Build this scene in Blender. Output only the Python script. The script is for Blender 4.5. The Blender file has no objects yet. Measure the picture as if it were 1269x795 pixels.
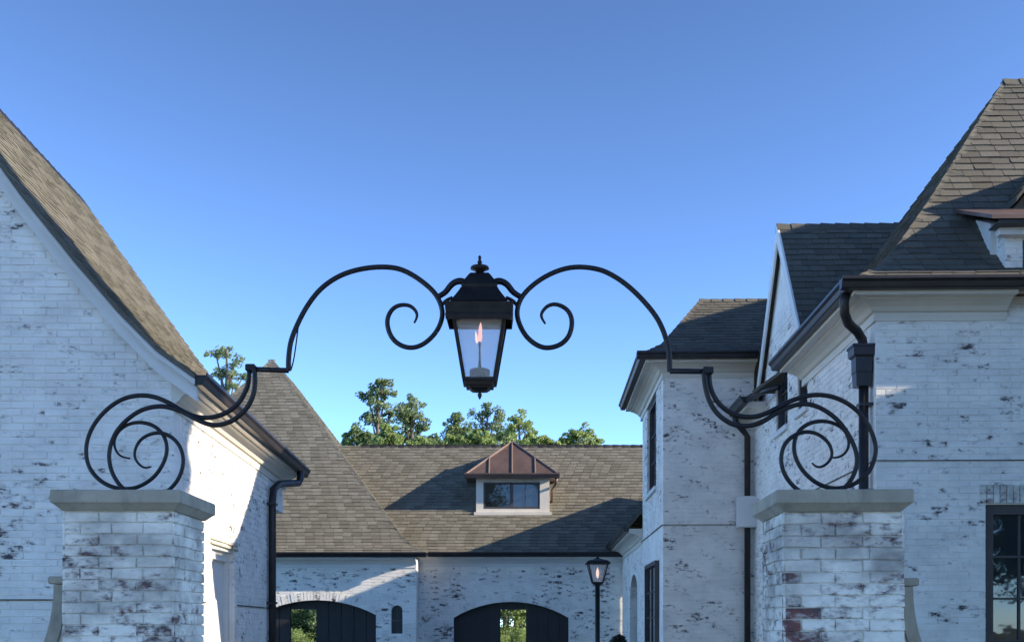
import bpy, math, random
from math import sin, cos, tan, pi, radians, atan2, sqrt, hypot
from mathutils import Vector, Matrix, noise as mnoise

random.seed(7)
R = random.Random(11)
scene = bpy.context.scene
COL = scene.collection

# ------------------------------------------------------------------ camera
EYE = 1.6
F, PX, PY = 1375.0, 634.5, 775.0          # focal length and horizon in photo pixels (1269 wide)
cam_d = bpy.data.cameras.new("camera")
cam = bpy.data.objects.new("camera", cam_d); COL.objects.link(cam)
cam.location = (0, 0, EYE); cam.rotation_euler = (pi / 2, 0, 0)
cam_d.sensor_width = 36; cam_d.lens = 36 * F / 1269
cam_d.shift_y = (PY - 397.5) / 1269
cam_d.clip_start = 0.05; cam_d.clip_end = 4000
scene.camera = cam

# ------------------------------------------------------------------ light
SUN = Vector((1.0, -0.20, 0.40)).normalized()
el = math.asin(SUN.z); az = atan2(SUN.x, SUN.y)
w = bpy.data.worlds.new("World"); scene.world = w; w.use_nodes = True
nt = w.node_tree; nt.nodes.clear()
sky = nt.nodes.new("ShaderNodeTexSky"); sky.sky_type = 'NISHITA'; sky.sun_disc = False
sky.sun_elevation = el; sky.sun_rotation = az
sky.altitude = 0; sky.air_density = 0.5; sky.dust_density = 0.1; sky.ozone_density = 4.0
bg = nt.nodes.new("ShaderNodeBackground"); bg.inputs[1].default_value = 0.098
wo = nt.nodes.new("ShaderNodeOutputWorld")
gm = nt.nodes.new('ShaderNodeGamma'); gm.inputs[1].default_value = 1.6
hs = nt.nodes.new('ShaderNodeHueSaturation'); hs.inputs['Saturation'].default_value = 0.81; hs.inputs['Hue'].default_value = 0.490
nt.links.new(sky.outputs[0], hs.inputs['Color']); nt.links.new(hs.outputs[0], gm.inputs[0]); nt.links.new(gm.outputs[0], bg.inputs[0]); nt.links.new(bg.outputs[0], wo.inputs[0])
sd = bpy.data.lights.new("sun", 'SUN'); sd.energy = 5.0; sd.angle = radians(0.53); sd.color = (1.0, 0.84, 0.64)
so = bpy.data.objects.new("sun", sd); COL.objects.link(so)
so.rotation_euler = (-SUN).to_track_quat('-Z', 'Y').to_euler(); so.location = (30, -6, 14)
scene.view_settings.view_transform = 'Standard'; scene.view_settings.look = 'None'
scene.view_settings.gamma = 1; scene.view_settings.exposure = 1.22
scene.cycles.max_bounces = 8; scene.cycles.transparent_max_bounces = 16

# ------------------------------------------------------------------ helpers
def at(px, py, D):
    return Vector(((px - PX) / F * D, D, EYE + (PY - py) / F * D))

def nodes(name):
    m = bpy.data.materials.new(name); m.use_nodes = True
    t = m.node_tree
    return m, t, t.nodes['Principled BSDF'], t.nodes['Material Output']

def N(t, kind, **kw):
    n = t.nodes.new(kind)
    for k, v in kw.items(): setattr(n, k, v)
    return n

def ramp(t, src, p0, p1, c0=(0, 0, 0, 1), c1=(1, 1, 1, 1)):
    r = N(t, 'ShaderNodeValToRGB'); t.links.new(src, r.inputs[0])
    r.color_ramp.elements[0].position = p0; r.color_ramp.elements[1].position = p1
    r.color_ramp.elements[0].color = c0; r.color_ramp.elements[1].color = c1
    return r

def mixc(t, fac, a, b):
    m = N(t, 'ShaderNodeMix', data_type='RGBA')
    for sock, v in ((m.inputs[0], fac), (m.inputs[6], a), (m.inputs[7], b)):
        if hasattr(v, 'is_linked'): t.links.new(v, sock)
        else: sock.default_value = v
    return m.outputs[2]

def math_n(t, op, a, b=0.0, c=None):
    m = N(t, 'ShaderNodeMath', operation=op)
    for i, v in enumerate((a, b) if c is None else (a, b, c)):
        if hasattr(v, 'is_linked'): t.links.new(v, m.inputs[i])
        else: m.inputs[i].default_value = v
    return m.outputs[0]

def noise_n(t, vec, scale, detail=4, rough=0.6):
    n = N(t, 'ShaderNodeTexNoise'); n.inputs['Scale'].default_value = scale
    n.inputs['Detail'].default_value = detail; n.inputs['Roughness'].default_value = rough
    if vec is not None: t.links.new(vec, n.inputs['Vector'])
    return n.outputs['Fac']

def pos_n(t, scale=(1, 1, 1)):
    g = N(t, 'ShaderNodeNewGeometry'); mp = N(t, 'ShaderNodeMapping')
    mp.inputs['Scale'].default_value = scale
    t.links.new(g.outputs['Position'], mp.inputs['Vector'])
    return mp.outputs[0]

def bump(t, h, strength, dist, bsdf):
    b = N(t, 'ShaderNodeBump'); b.inputs['Strength'].default_value = strength
    b.inputs['Distance'].default_value = dist
    t.links.new(h, b.inputs['Height']); t.links.new(b.outputs[0], bsdf.inputs['Normal'])

def plain(name, col, rough=0.6, metal=0.0, var=0.15, scale=8.0, bmp=0.15, stretch=(1, 1, 1), dist=0.004):
    m, t, b, o = nodes(name)
    v = pos_n(t, stretch); n = noise_n(t, v, scale)
    lo = tuple(c * (1 - var) for c in col) + (1,); hi = tuple(min(1, c * (1 + var)) for c in col) + (1,)
    t.links.new(ramp(t, n, 0.3, 0.7, lo, hi).outputs[0], b.inputs['Base Color'])
    b.inputs['Roughness'].default_value = rough; b.inputs['Metallic'].default_value = metal
    if bmp: bump(t, noise_n(t, v, scale * 9, 3), bmp, dist, b)
    return m

def painted_brick(name, thr, paint=(0.74, 0.74, 0.72), grime=0.12, red=0.5, soft=0.10, fw=0.22, ww=0.26):
    """limewashed brick: white paint that has flaked off in patches, showing dark fired brick"""
    m, t, b, o = nodes(name)
    at_ = N(t, 'ShaderNodeAttribute', attribute_name='wear')
    v = pos_n(t, (1, 1, 2.0))
    n1 = noise_n(t, v, 10.5, 5, 0.6)
    n1b = noise_n(t, v, 1.1, 2, 0.5)
    s = math_n(t, 'MULTIPLY_ADD', at_.outputs['Fac'], ww, n1)
    s = math_n(t, 'MULTIPLY_ADD', n1b, 0.46, s)
    fine = noise_n(t, pos_n(t, (1, 1, 2.0)), 34, 4, 0.7)
    s = math_n(t, 'SUBTRACT', math_n(t, 'MULTIPLY_ADD', fine, fw, s), 0.32)
    mask = ramp(t, s, thr, thr + soft).outputs[0]
    n2 = noise_n(t, pos_n(t, (1, 1, 1)), 11, 3)
    bare = ramp(t, n2, 0.38, 0.66, (0.055, 0.056, 0.062, 1), (0.13 * red + 0.065, 0.070, 0.062, 1)).outputs[0]
    n3 = noise_n(t, pos_n(t, (1, 1, 1.5)), 2.3, 5)
    n4 = noise_n(t, pos_n(t, (1, 1, 3.0)), 14, 4)
    streak = noise_n(t, pos_n(t, (1, 1, 9.0)), 2.6, 5, 0.7)
    lo = tuple(c * (1 - grime * 2.2) for c in paint) + (1,)
    c1 = ramp(t, n3, 0.28, 0.6, lo, paint + (1,)).outputs[0]
    c1 = mixc(t, math_n(t, 'MULTIPLY', ramp(t, streak, 0.52, 0.80).outputs[0], 0.38), c1, (0.42, 0.42, 0.41, 1))
    thin = ramp(t, s, thr - 0.10, thr + 0.03).outputs[0]        # paint worn thin round the bare spots
    thin = math_n(t, 'MULTIPLY', thin, 0.55)
    c2 = mixc(t, thin, c1, (0.33, 0.30, 0.28, 1))
    c3 = mixc(t, math_n(t, 'MULTIPLY', ramp(t, n4, 0.55, 0.75).outputs[0], grime), c2, (0.34, 0.35, 0.30, 1))
    t.links.new(mixc(t, mask, c3, bare), b.inputs['Base Color'])
    b.inputs['Roughness'].default_value = 0.85
    hb = math_n(t, 'MULTIPLY_ADD', mask, -0.5, noise_n(t, pos_n(t), 60, 4))
    bump(t, hb, 0.35, 0.006, b)
    return m

def shingle_mat(name, a, b_, lighten=1.0):
    m, t, b, o = nodes(name)
    at_ = N(t, 'ShaderNodeAttribute', attribute_name='wear')
    r = N(t, 'ShaderNodeValToRGB'); t.links.new(at_.outputs['Fac'], r.inputs[0])
    e = r.color_ramp.elements
    e[0].position = 0; e[1].position = 1
    e[0].color = tuple(c * lighten for c in a) + (1,); e[1].color = tuple(c * lighten for c in b_) + (1,)
    n = noise_n(t, pos_n(t), 30, 4); n2 = noise_n(t, pos_n(t), 1.6, 4)
    c = mixc(t, math_n(t, 'MULTIPLY', ramp(t, n, 0.35, 0.7).outputs[0], 0.5), r.outputs[0], (0.055, 0.05, 0.042, 1))
    c = mixc(t, math_n(t, 'MULTIPLY', ramp(t, n2, 0.4, 0.72).outputs[0], 0.45), c, (0.10, 0.092, 0.066, 1))
    t.links.new(c, b.inputs['Base Color']); b.inputs['Roughness'].default_value = 0.92
    bump(t, noise_n(t, pos_n(t), 170, 2), 0.5, 0.004, b)
    return m

def glass_mat(name, tint=(0.02, 0.025, 0.03), clear=0.0, rough=0.02):
    m, t, b, o = nodes(name)
    b.inputs['Base Color'].default_value = tint + (1,); b.inputs['Roughness'].default_value = rough
    b.inputs['IOR'].default_value = 1.5; b.inputs['Specular IOR Level'].default_value = 0.7
    bump(t, noise_n(t, pos_n(t), 3.0, 2), 0.06, 0.02, b)
    if clear:
        tr = N(t, 'ShaderNodeBsdfTransparent'); mx = N(t, 'ShaderNodeMixShader')
        tr.inputs[0].default_value = (0.95, 0.97, 0.98, 1)
        fr = N(t, 'ShaderNodeFresnel'); fr.inputs[0].default_value = 1.45
        t.links.new(math_n(t, 'MULTIPLY_ADD', fr.outputs[0], 0.9, 1 - clear), mx.inputs[0])
        t.links.new(tr.outputs[0], mx.inputs[1]); t.links.new(b.outputs[0], mx.inputs[2])
        t.links.new(mx.outputs[0], o.inputs[0])
    return m

def leaf_mat(name, a, b_, trans=0.45):
    m, t, b, o = nodes(name)
    at_ = N(t, 'ShaderNodeAttribute', attribute_name='wear')
    c = ramp(t, at_.outputs['Fac'], 0.0, 1.0, a + (1,), b_ + (1,)).outputs[0]
    t.links.new(c, b.inputs['Base Color']); b.inputs['Roughness'].default_value = 0.6
    tl = N(t, 'ShaderNodeBsdfTranslucent'); t.links.new(c, tl.inputs[0])
    mx = N(t, 'ShaderNodeMixShader'); mx.inputs[0].default_value = trans
    t.links.new(b.outputs[0], mx.inputs[1]); t.links.new(tl.outputs[0], mx.inputs[2])
    t.links.new(mx.outputs[0], o.inputs[0])
    return m

M = {}
M['brick_pier'] = painted_brick('limewashed_pier_brick', 0.76, (0.80, 0.79, 0.71), 0.34, 0.55, 0.15, 0.34, 0.20)
M['brick'] = painted_brick('limewashed_house_brick', 0.825, (0.83, 0.81, 0.75), 0.10, 0.25)
M['brick_far'] = painted_brick('limewashed_garage_brick', 0.80, (0.83, 0.81, 0.75), 0.10, 0.35)
def stone():
    m, t, b, o = nodes('cast_limestone')
    v = pos_n(t); c = ramp(t, noise_n(t, v, 5, 5), .3, .7, (.29, .275, .215, 1), (.40, .375, .30, 1)).outputs[0]
    c = mixc(t, math_n(t, 'MULTIPLY', ramp(t, noise_n(t, pos_n(t, (1, 1, .35)), 9, 5, .7), .5, .72).outputs[0], .55), c, (.16, .16, .13, 1))
    c = mixc(t, ramp(t, noise_n(t, v, 70, 3), .66, .74).outputs[0], c, (.14, .13, .11, 1))
    t.links.new(c, b.inputs['Base Color']); b.inputs['Roughness'].default_value = .85
    bump(t, math_n(t, 'ADD', noise_n(t, v, 55, 5), noise_n(t, v, 12, 3)), .4, .006, b)
    return m
M['stone'] = stone()
M['brick_bare'] = painted_brick('bare_red_pier_brick', 0.585, (0.80, 0.79, 0.71), 0.34, 1.0, 0.22, 0.40, 0.20)
M['trim'] = plain('cream_trim_paint', (0.62, 0.58, 0.50), 0.6, var=0.05, scale=3, bmp=0.05)
M['trim_white'] = plain('white_trim_paint', (0.66, 0.66, 0.64), 0.6, var=0.06, scale=3, bmp=0.05)
M['iron'] = plain('black_wrought_iron', (0.012, 0.012, 0.014), 0.45, 0.3, 0.35, 30, 0.5, dist=0.003)
M['lantern'] = plain('dark_bronze_lantern_metal', (0.022, 0.019, 0.017), 0.45, 0.55, 0.35, 14, 0.15, dist=0.001)
M['gutter'] = plain('dark_bronze_gutter', (0.030, 0.027, 0.028), 0.42, 0.35, 0.25, 5, 0.1, dist=0.001)
M['copper'] = plain('weathered_copper', (0.125, 0.085, 0.072), 0.5, 0.35, 0.22, 4, 0.1, stretch=(1, 1, 0.3), dist=0.002)
M['seam'] = plain('copper_seam', (0.19, 0.135, 0.112), 0.5, 0.4, 0.15, 6, 0.1, dist=0.001)
M['shingle'] = shingle_mat('weathered_shingle', (0.102, 0.098, 0.076), (0.190, 0.182, 0.146))
M['shingle_dark'] = shingle_mat('charcoal_brown_shingle', (0.106, 0.102, 0.084), (0.185, 0.178, 0.150), .66)
M['frame'] = plain('dark_window_frame', (0.055, 0.050, 0.052), 0.5, var=0.12, bmp=0.05, dist=0.001)
M['glass'] = glass_mat('window_glass')
M['lantern_glass'] = glass_mat('lantern_glass', (0.9, 0.9, 0.88), 0.82, 0.08)
M['door'] = plain('dark_carriage_door_paint', (0.016, 0.016, 0.018), 0.6, var=0.2, bmp=0.1)
M['wood_white'] = plain('painted_door', (0.70, 0.68, 0.64), 0.5, var=0.05, bmp=0.05)
M['bark'] = plain('pine_bark', (0.14, 0.105, 0.08), 0.95, var=0.4, scale=6, bmp=0.6, stretch=(1, 1, 0.3), dist=0.03)
M['leaf_pine'] = leaf_mat('pine_needles', (0.10, 0.165, 0.075), (0.25, 0.31, 0.15))
M['leaf_dark'] = leaf_mat('dark_foliage', (0.095, 0.16, 0.065), (0.23, 0.30, 0.12))
M['leaf_light'] = leaf_mat('fresh_green_foliage', (0.18, 0.25, 0.08), (0.34, 0.42, 0.14), 0.55)
M['leaf_box'] = leaf_mat('boxwood_leaves', (0.010, 0.020, 0.014), (0.028, 0.045, 0.026), 0.2)
M['grass'] = plain('lawn_grass', (0.075, 0.105, 0.028), 0.95, var=0.45, scale=0.5, bmp=0.4, dist=0.03)
M['gravel'] = plain('pale_gravel', (0.42, 0.39, 0.34), 0.95, var=0.22, scale=14, bmp=0.8, dist=0.012)
M['floor'] = plain('garage_slab', (0.20, 0.19, 0.18), 0.85, var=0.15, scale=3)
def emit(name, col, s):
    """a soft, see-through flame"""
    m, t, b, o = nodes(name)
    e = N(t, 'ShaderNodeEmission'); e.inputs[0].default_value = col + (1,); e.inputs[1].default_value = s
    tr = N(t, 'ShaderNodeBsdfTransparent'); mx = N(t, 'ShaderNodeMixShader'); lw = N(t, 'ShaderNodeLayerWeight'); lw.inputs[0].default_value = .35
    t.links.new(ramp(t, lw.outputs['Facing'], .05, .75, (.1, .1, .1, 1), (1, 1, 1, 1)).outputs[0], mx.inputs[0])
    t.links.new(e.outputs[0], mx.inputs[1]); t.links.new(tr.outputs[0], mx.inputs[2]); t.links.new(mx.outputs[0], o.inputs[0])
    return m
M['flame'] = emit('gas_flame', (1.0, 0.40, 0.34), 0.95)
M['flame_core'] = emit('gas_flame_core', (1.0, 0.66, 0.56), 0.8)

class MB:
    """collects geometry of ONE mesh object"""
    def __init__(s): s.v = []; s.f = []; s.w = []; s.cur = 0.4
    def add(s, vs, fs):
        o = len(s.v); s.v += [tuple(p) for p in vs]; s.f += [tuple(i + o for i in f) for f in fs]
        s.w += [s.cur] * len(vs)
    def box(s, x0, x1, y0, y1, z0, z1):
        s.add([(x0, y0, z0), (x1, y0, z0), (x1, y1, z0), (x0, y1, z0), (x0, y0, z1), (x1, y0, z1), (x1, y1, z1), (x0, y1, z1)],
              [(3, 2, 1, 0), (4, 5, 6, 7), (0, 1, 5, 4), (1, 2, 6, 5), (2, 3, 7, 6), (3, 0, 4, 7)])
    def bevel_box(s, x0, x1, y0, y1, z0, z1, b):
        rings = []
        for z, d in ((z0, b), (z0 + b, 0), (z1 - b, 0), (z1, b)):
            rings.append([(x0 + d, y0 + d, z), (x1 - d, y0 + d, z), (x1 - d, y1 - d, z), (x0 + d, y1 - d, z)])
        s.rings(rings)
    def rings(s, rings, cap=True):
        n = len(rings[0]); vs = [p for r in rings for p in r]; fs = []
        for k in range(len(rings) - 1):
            for i in range(n):
                j = (i + 1) % n
                fs.append((k * n + i, k * n + j, (k + 1) * n + j, (k + 1) * n + i))
        if cap: fs += [tuple(range(n))[::-1], tuple(range((len(rings) - 1) * n, len(rings) * n))]
        s.add(vs, fs)
    def square_stack(s, prof, cx=0, cy=0):
        s.rings([[(cx - r, cy - r, z), (cx + r, cy - r, z), (cx + r, cy + r, z), (cx - r, cy + r, z)] for r, z in prof])
    def lathe(s, prof, n=14, cx=0, cy=0):
        s.rings([[(cx + r * cos(2 * pi * k / n), cy + r * sin(2 * pi * k / n), z) for k in range(n)] for r, z in prof])
    def tube(s, pts, rad, n=8):
        pts = [Vector(p) for p in pts]
        if not isinstance(rad, (list, tuple)): rad = [rad] * len(pts)
        ref = None; rings = []
        for i, p in enumerate(pts):
            d = (pts[min(i + 1, len(pts) - 1)] - pts[max(i - 1, 0)]).normalized()
            if ref is None:
                ref = Vector((0, 0, 1)) if abs(d.z) < 0.9 else Vector((0, 1, 0))
            a = d.cross(ref)
            if a.length < 1e-4: a = d.cross(Vector((1, 0, 0)))
            a.normalize(); b = a.cross(d).normalized(); ref = b
            rings.append([p + (a * cos(2 * pi * k / n) + b * sin(2 * pi * k / n)) * rad[i] for k in range(n)])
        s.rings(rings)
    def extrude(s, poly, p0, p1, out, up=Vector((0, 0, 1)), m0=0, m1=0):
        """profile polygon (outward, up) swept straight from p0 to p1"""
        p0, p1, out = Vector(p0), Vector(p1), Vector(out)
        d = (p1 - p0).normalized()
        s.rings([[p + out * a + up * z + d * (a * m) for a, z in poly] for p, m in ((p0, -m0), (p1, m1))])
    def build(s, name, mat, parent=None, smooth=False):
        me = bpy.data.meshes.new(name); me.from_pydata(s.v, [], s.f); me.validate()
        a = me.attributes.new('wear', 'FLOAT', 'POINT')
        if len(me.vertices) == len(s.w): a.data.foreach_set('value', s.w)
        me.materials.append(mat)
        import bmesh
        b = bmesh.new(); b.from_mesh(me); bmesh.ops.recalc_face_normals(b, faces=b.faces); b.to_mesh(me); b.free()
        if smooth: me.polygons.foreach_set('use_smooth', [True] * len(me.polygons))
        o = bpy.data.objects.new(name, me); COL.objects.link(o); o.parent = parent
        return o

def tag(o, label, cat, group=None):
    o['label'] = label; o['category'] = cat
    if group: o['group'] = group
    return o
def thing(name, label, cat, loc=(0, 0, 0), rz=0.0, group=None):
    o = bpy.data.objects.new(name, None); COL.objects.link(o)
    o.location = loc; o.rotation_euler = (0, 0, rz); o.empty_display_size = 0.3
    return tag(o, label, cat, group)
def world_of(root):
    return Matrix.Translation(root.location) @ Matrix.Rotation(root.rotation_euler.z, 4, 'Z')
def in_frame(p, margin=4):
    if p.y < 0.5: return False
    px = PX + F * p.x / p.y; py = PY - F * (p.z - EYE) / p.y
    if not (-margin < px < 1269 + margin and -margin < py < 795 + margin): return False
    if p.y > 7.6 and ((62 < px < 240 and py > 608) or (950 < px < 1131 and py > 608)): return False   # behind the piers
    return True
CAMP = Vector((0, 0, EYE))

# ---- bricks
BL, BH, CJ = 0.208, 0.0598, 0.0675
def brick_geo(L, H, rnd, d=0.0065, ro=.002):
    """verts/faces of one hand-made brick; x along the wall, -y out of it, z up, centred"""
    j = lambda a: rnd.uniform(-a, a)
    hl, hh = L / 2, H / 2; c = 0.0035
    pr = d + j(0.002)
    v = [(-hl, 0.012, -hh), (hl, 0.012, -hh), (hl, 0.012, hh), (-hl, 0.012, hh)]
    q = [(-hl + j(ro), -pr + c, -hh + j(ro)), (hl + j(ro), -pr + c, -hh + j(ro)), (hl + j(ro), -pr + c, hh + j(ro)), (-hl + j(ro), -pr + c, hh + j(ro))]
    f4 = [(a[0] * (1 - 2 * c / L), -pr + j(.0015), a[2] * (1 - 2 * c / H)) for a in q]
    fs = []
    for o in (0, 4):
        for i in range(4):
            k = (i + 1) % 4
            fs.append((o + i, o + k, o + 4 + k, o + 4 + i))
    fs.append((8, 9, 10, 11))
    return v + q + f4, fs

class Pieces:
    """bricks or shingles of one thing: the 300 that show largest become objects, the rest one mesh per part"""
    def __init__(s, root): s.W = world_of(root); s.items = []
    def add(s, parent, mat, Mx, geo, wear, full, normal):
        s.items.append((parent, mat, Mx, geo, wear, full, normal))
    def finish(s, name, rest_name, variants, limit=300, pick=None):
        rank = []
        for k, it in enumerate(s.items):
            p = s.W @ it[2].translation; n = s.W.to_3x3() @ it[6]
            vis = in_frame(p) and n.dot(CAMP - p) > 0 and (pick is None or pick(p))
            if vis: rank.append(((p - CAMP).length, k))
        rank.sort(); chosen = {k for _, k in rank[:limit]}
        rest = {}
        for k, (parent, mat, Mx, geo, wear, full, n) in enumerate(s.items):
            if k in chosen:
                if full and geo is None:
                    me = variants[k % len(variants)]
                else:
                    me = piece_mesh(name, geo, wear, mat)
                o = bpy.data.objects.new(name, me); COL.objects.link(o)
                o.parent = parent; o.matrix_local = Mx
            else:
                mb = rest.setdefault((parent.name, mat.name), (parent, mat, MB()))[2]
                if geo is None:
                    me = variants[k % len(variants)]; g = me['_g']
                    vs = VG[g][0]; fs = VG[g][1]; wear = VG[g][2]
                else: vs, fs = geo
                mb.cur = wear; mb.add([Mx @ Vector(p) for p in vs], fs)
        for parent, mat, mb in rest.values():
            o = mb.build(rest_name, mat, parent); o['kind'] = 'stuff'
VG = {}
def piece_mesh(name, geo, wear, mat):
    me = bpy.data.meshes.new(name); me.from_pydata(geo[0], [], geo[1])
    a = me.attributes.new('wear', 'FLOAT', 'POINT'); a.data.foreach_set('value', [wear] * len(geo[0]))
    me.materials.append(mat); return me
def make_variants(name, mat, n, fn):
    out = []
    for i in range(n):
        g = fn(i); wear = ((i * 7) % n + 0.5) / n
        me = piece_mesh(name, g, wear, mat); key = f"{name}{mat.name}{i}"
        me['_g'] = key; VG[key] = (g[0], g[1], wear); out.append(me)
    return out

def wall(root, name, mat, p0, p1, z0, top, holes=(), thick=0.3, bricks=None, course0=0.0, parent=None, z_from=None):
    """solid wall from p0 to p1 (outside on the right of travel) with openings; holes = (u0,u1,zb,zt_fn)"""
    p0, p1 = Vector(p0), Vector(p1); d = p1 - p0; U = d.length; u = d / U
    n = Vector((u.y, -u.x)); topf = top if callable(top) else (lambda _: top)
    hs = [(a, b, zb, zt if callable(zt) else (lambda _, z=zt: z)) for a, b, zb, zt in holes]
    br = {0.0, U}
    for a, b, zb, zt in hs:
        k = 1 if zt((a + b) / 2) == zt(a + 1e-4) else 14
        for i in range(k + 1): br.add(a + (b - a) * i / k)
    if callable(top):
        for i in range(1, 24): br.add(U * i / 24)
    br = sorted(x for x in br if -1e-6 <= x <= U + 1e-6); mb = MB()
    for ua, ub in zip(br, br[1:]):
        if ub - ua < 1e-5: continue
        segs = [(lambda _: z0, topf)]
        for a, b, zb, zt in hs:
            if a - 1e-6 <= ua and ub <= b + 1e-6:
                segs = [(lambda _: z0, lambda _, z=zb: z), (zt, topf)] if zb > z0 + 0.01 else [(zt, topf)]
        for lo, hi in segs:
            e = 1e-5
            cs = [(ua, lo(ua + e)), (ub, lo(ub - e)), (ub, hi(ub - e)), (ua, hi(ua + e))]
            if cs[2][1] - cs[1][1] < 1e-3 and cs[3][1] - cs[0][1] < 1e-3: continue
            fr = [p0 + u * q for q, _ in cs]
            mb.rings([[(f.x, f.y, c[1]) for f, c in zip(fr, cs)],
                      [(f.x - n.x * thick, f.y - n.y * thick, c[1]) for f, c in zip(fr, cs)]])
    o = mb.build(name, mat, parent or root)
    if bricks is not None:
        Mr = Matrix(((u.x, -n.x, 0), (u.y, -n.y, 0), (0, 0, 1)))
        row = 0; z = z0 + course0
        if z_from is not None:
            while z < z_from: z += CJ; row += 1
        while True:
            zc = z + BH / 2
            if zc + BH / 2 > max(topf(0.001), topf(U / 2), topf(U - .001)): break
            x = -(BL + .005) * (0.5 if row % 2 else 1) + R.uniform(-.01, .01)
            while x < U:
                L = BL * R.choice((1, 1, 1, 1, 1, .5)) if False else BL
                a, b = max(x, 0.001), min(x + L, U - 0.001); x += L + .005
                ok = b - a > 0.03
                for ha, hb, zb, zt in hs:
                    if zc + BH / 2 > zb and (ok and b > ha and a < hb):
                        m_ = min(max((a + b) / 2, ha), hb)
                        if zc - BH / 2 > max(zt(min(max(a, ha + 1e-4), hb - 1e-4)), zt(min(max(b, ha + 1e-4), hb - 1e-4)), zt(m_)): continue
                        if a < ha and b > ha: b = ha
                        elif a < hb and b > hb: a = hb
                        else: ok = False
                        if zt((ha + hb) / 2) != zt(ha + 1e-4) and ok is False: pass
                ok = ok and b - a > 0.03
                if ok and min(topf(a), topf(b)) < zc + BH / 2 + 0.004: ok = False
                if not ok: continue
                c = p0 + u * ((a + b) / 2)
                Mx = Matrix.Translation((c.x, c.y, zc)) @ Mr.to_4x4()
                full = abs((b - a) - BL) < 1e-4
                geo = None if full else brick_geo(b - a, BH, R)
                bricks.add(o, mat, Mx, geo, R.random() ** 1.2, full, Vector((n.x, n.y, 0)))
            z += CJ; row += 1
    return o

# ---- roofs
SW, SE = 0.225, 0.122
def shingle_geo(wb0, wb1, wt0, wt1, L, rnd):
    j = lambda a: rnd.uniform(-a, a); t = 0.012 + j(.004); k = j(.006)
    return ([(wb0, k, .006), (wb1, k + j(.004), .006), (wt1, L, -.006), (wt0, L, -.006),
             (wb0, k, .006 + t), (wb1, k + j(.004), .006 + t + j(.003)), (wt1, L, .003), (wt0, L, .003)],
            [(4, 5, 6, 7), (0, 1, 5, 4), (1, 2, 6, 5), (3, 0, 4, 7), (2, 3, 7, 6), (3, 2, 1, 0)])
class Profile:
    def __init__(s, pts):
        s.p = pts; s.s = [0]
        for (a, z), (b, y) in zip(pts, pts[1:]): s.s.append(s.s[-1] + hypot(b - a, y - z))
    def z(s, a):
        for (a0, z0), (a1, z1) in zip(s.p, s.p[1:]):
            if a <= a1 + 1e-9: return z0 + (z1 - z0) * (a - a0) / (a1 - a0)
        (a0, z0), (a1, z1) = s.p[-2:]
        return z1 + (z1 - z0) * (a - a1) / (a1 - a0)
    def a_of_z(s, z):
        for (a0, z0), (a1, z1) in zip(s.p, s.p[1:]):
            if z <= z1 + 1e-9: return a0 + (a1 - a0) * (z - z0) / (z1 - z0)
        return s.p[-1][0]
    def at(s, d):
        for i in range(len(s.p) - 1):
            if d <= s.s[i + 1] + 1e-9 or i == len(s.p) - 2:
                k = (d - s.s[i]) / (s.s[i + 1] - s.s[i])
                return s.p[i][0] + (s.p[i + 1][0] - s.p[i][0]) * k, s.p[i][1] + (s.p[i + 1][1] - s.p[i][1]) * k
def roof_face(deck, parent, pieces, O, u, U, prof, uL=None, uR=None, mat=None, skin=0.05, tiles=True, breaks=(), expo=SE):
    O = Vector(O); u = Vector(u + (0,)) if len(u) == 2 else Vector(u); w_ = Vector((-u.y, u.x, 0))
    uL = uL or (lambda a: 0.0); uR = uR or (lambda a: U)
    P = lambda q, a: O + u * q + w_ * a + Vector((0, 0, prof.z(a)))
    amax = prof.p[-1][0]
    br = sorted({0.0, amax, *[a for a, _ in prof.p], *breaks, *[amax * i / 12 for i in range(13)]})
    for a0, a1 in zip(br, br[1:]):
        e = 1e-4
        q = [(uL(a0 + e), a0), (uR(a0 + e), a0), (uR(a1 - e), a1), (uL(a1 - e), a1)]
        if q[1][0] - q[0][0] < 1e-3: continue
        if q[2][0] < q[3][0]: q[2] = q[3] = ((q[2][0] + q[3][0]) / 2, a1)
        top = [P(*x) for x in q]; bot = [p - Vector((0, 0, skin)) for p in top]
        deck.rings([bot, top])
    if not tiles: return
    s = 0.0; row = 0; tot = prof.s[-1]
    while s < tot - 0.02:
        s1 = min(s + expo * 1.3, tot); (a0, z0), (a1, z1) = prof.at(s), prof.at(s1)
        sl = (w_ * (a1 - a0) + Vector((0, 0, z1 - z0))); L = sl.length; sl.normalize(); nn = u.cross(sl)
        Mr = Matrix((u, sl, nn)).transposed().to_4x4()
        l0, r0, l1, r1 = uL(a0 + 1e-4), uR(a0 + 1e-4), uL(a1 - 1e-4), uR(a1 - 1e-4)
        x = l0 - SW * ((row % 2) * 0.5) - R.uniform(0, .06) - 0.001
        while x < r0:
            a, b = x, x + SW - .006; x += SW
            ca, cb = max(a, l0), min(b, r0)
            if cb - ca < .02: continue
            ta, tb = min(max(ca, l1), cb), max(min(cb, r1), ca)
            if tb < ta: ta = tb = (ta + tb) / 2
            full = abs(ca - a) < 1e-6 and abs(cb - b) < 1e-6 and ta == ca and tb == cb and abs(L - expo * 1.3) < 1e-3
            c = (ca + cb) / 2; o3 = P(c, a0)
            geo = None if full else shingle_geo(ca - c, cb - c, ta - c, tb - c, L, R)
            pieces.add(parent, mat, Matrix.Translation(o3) @ Mr, geo, R.random(), full, nn)
        s += expo; row += 1
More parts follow.
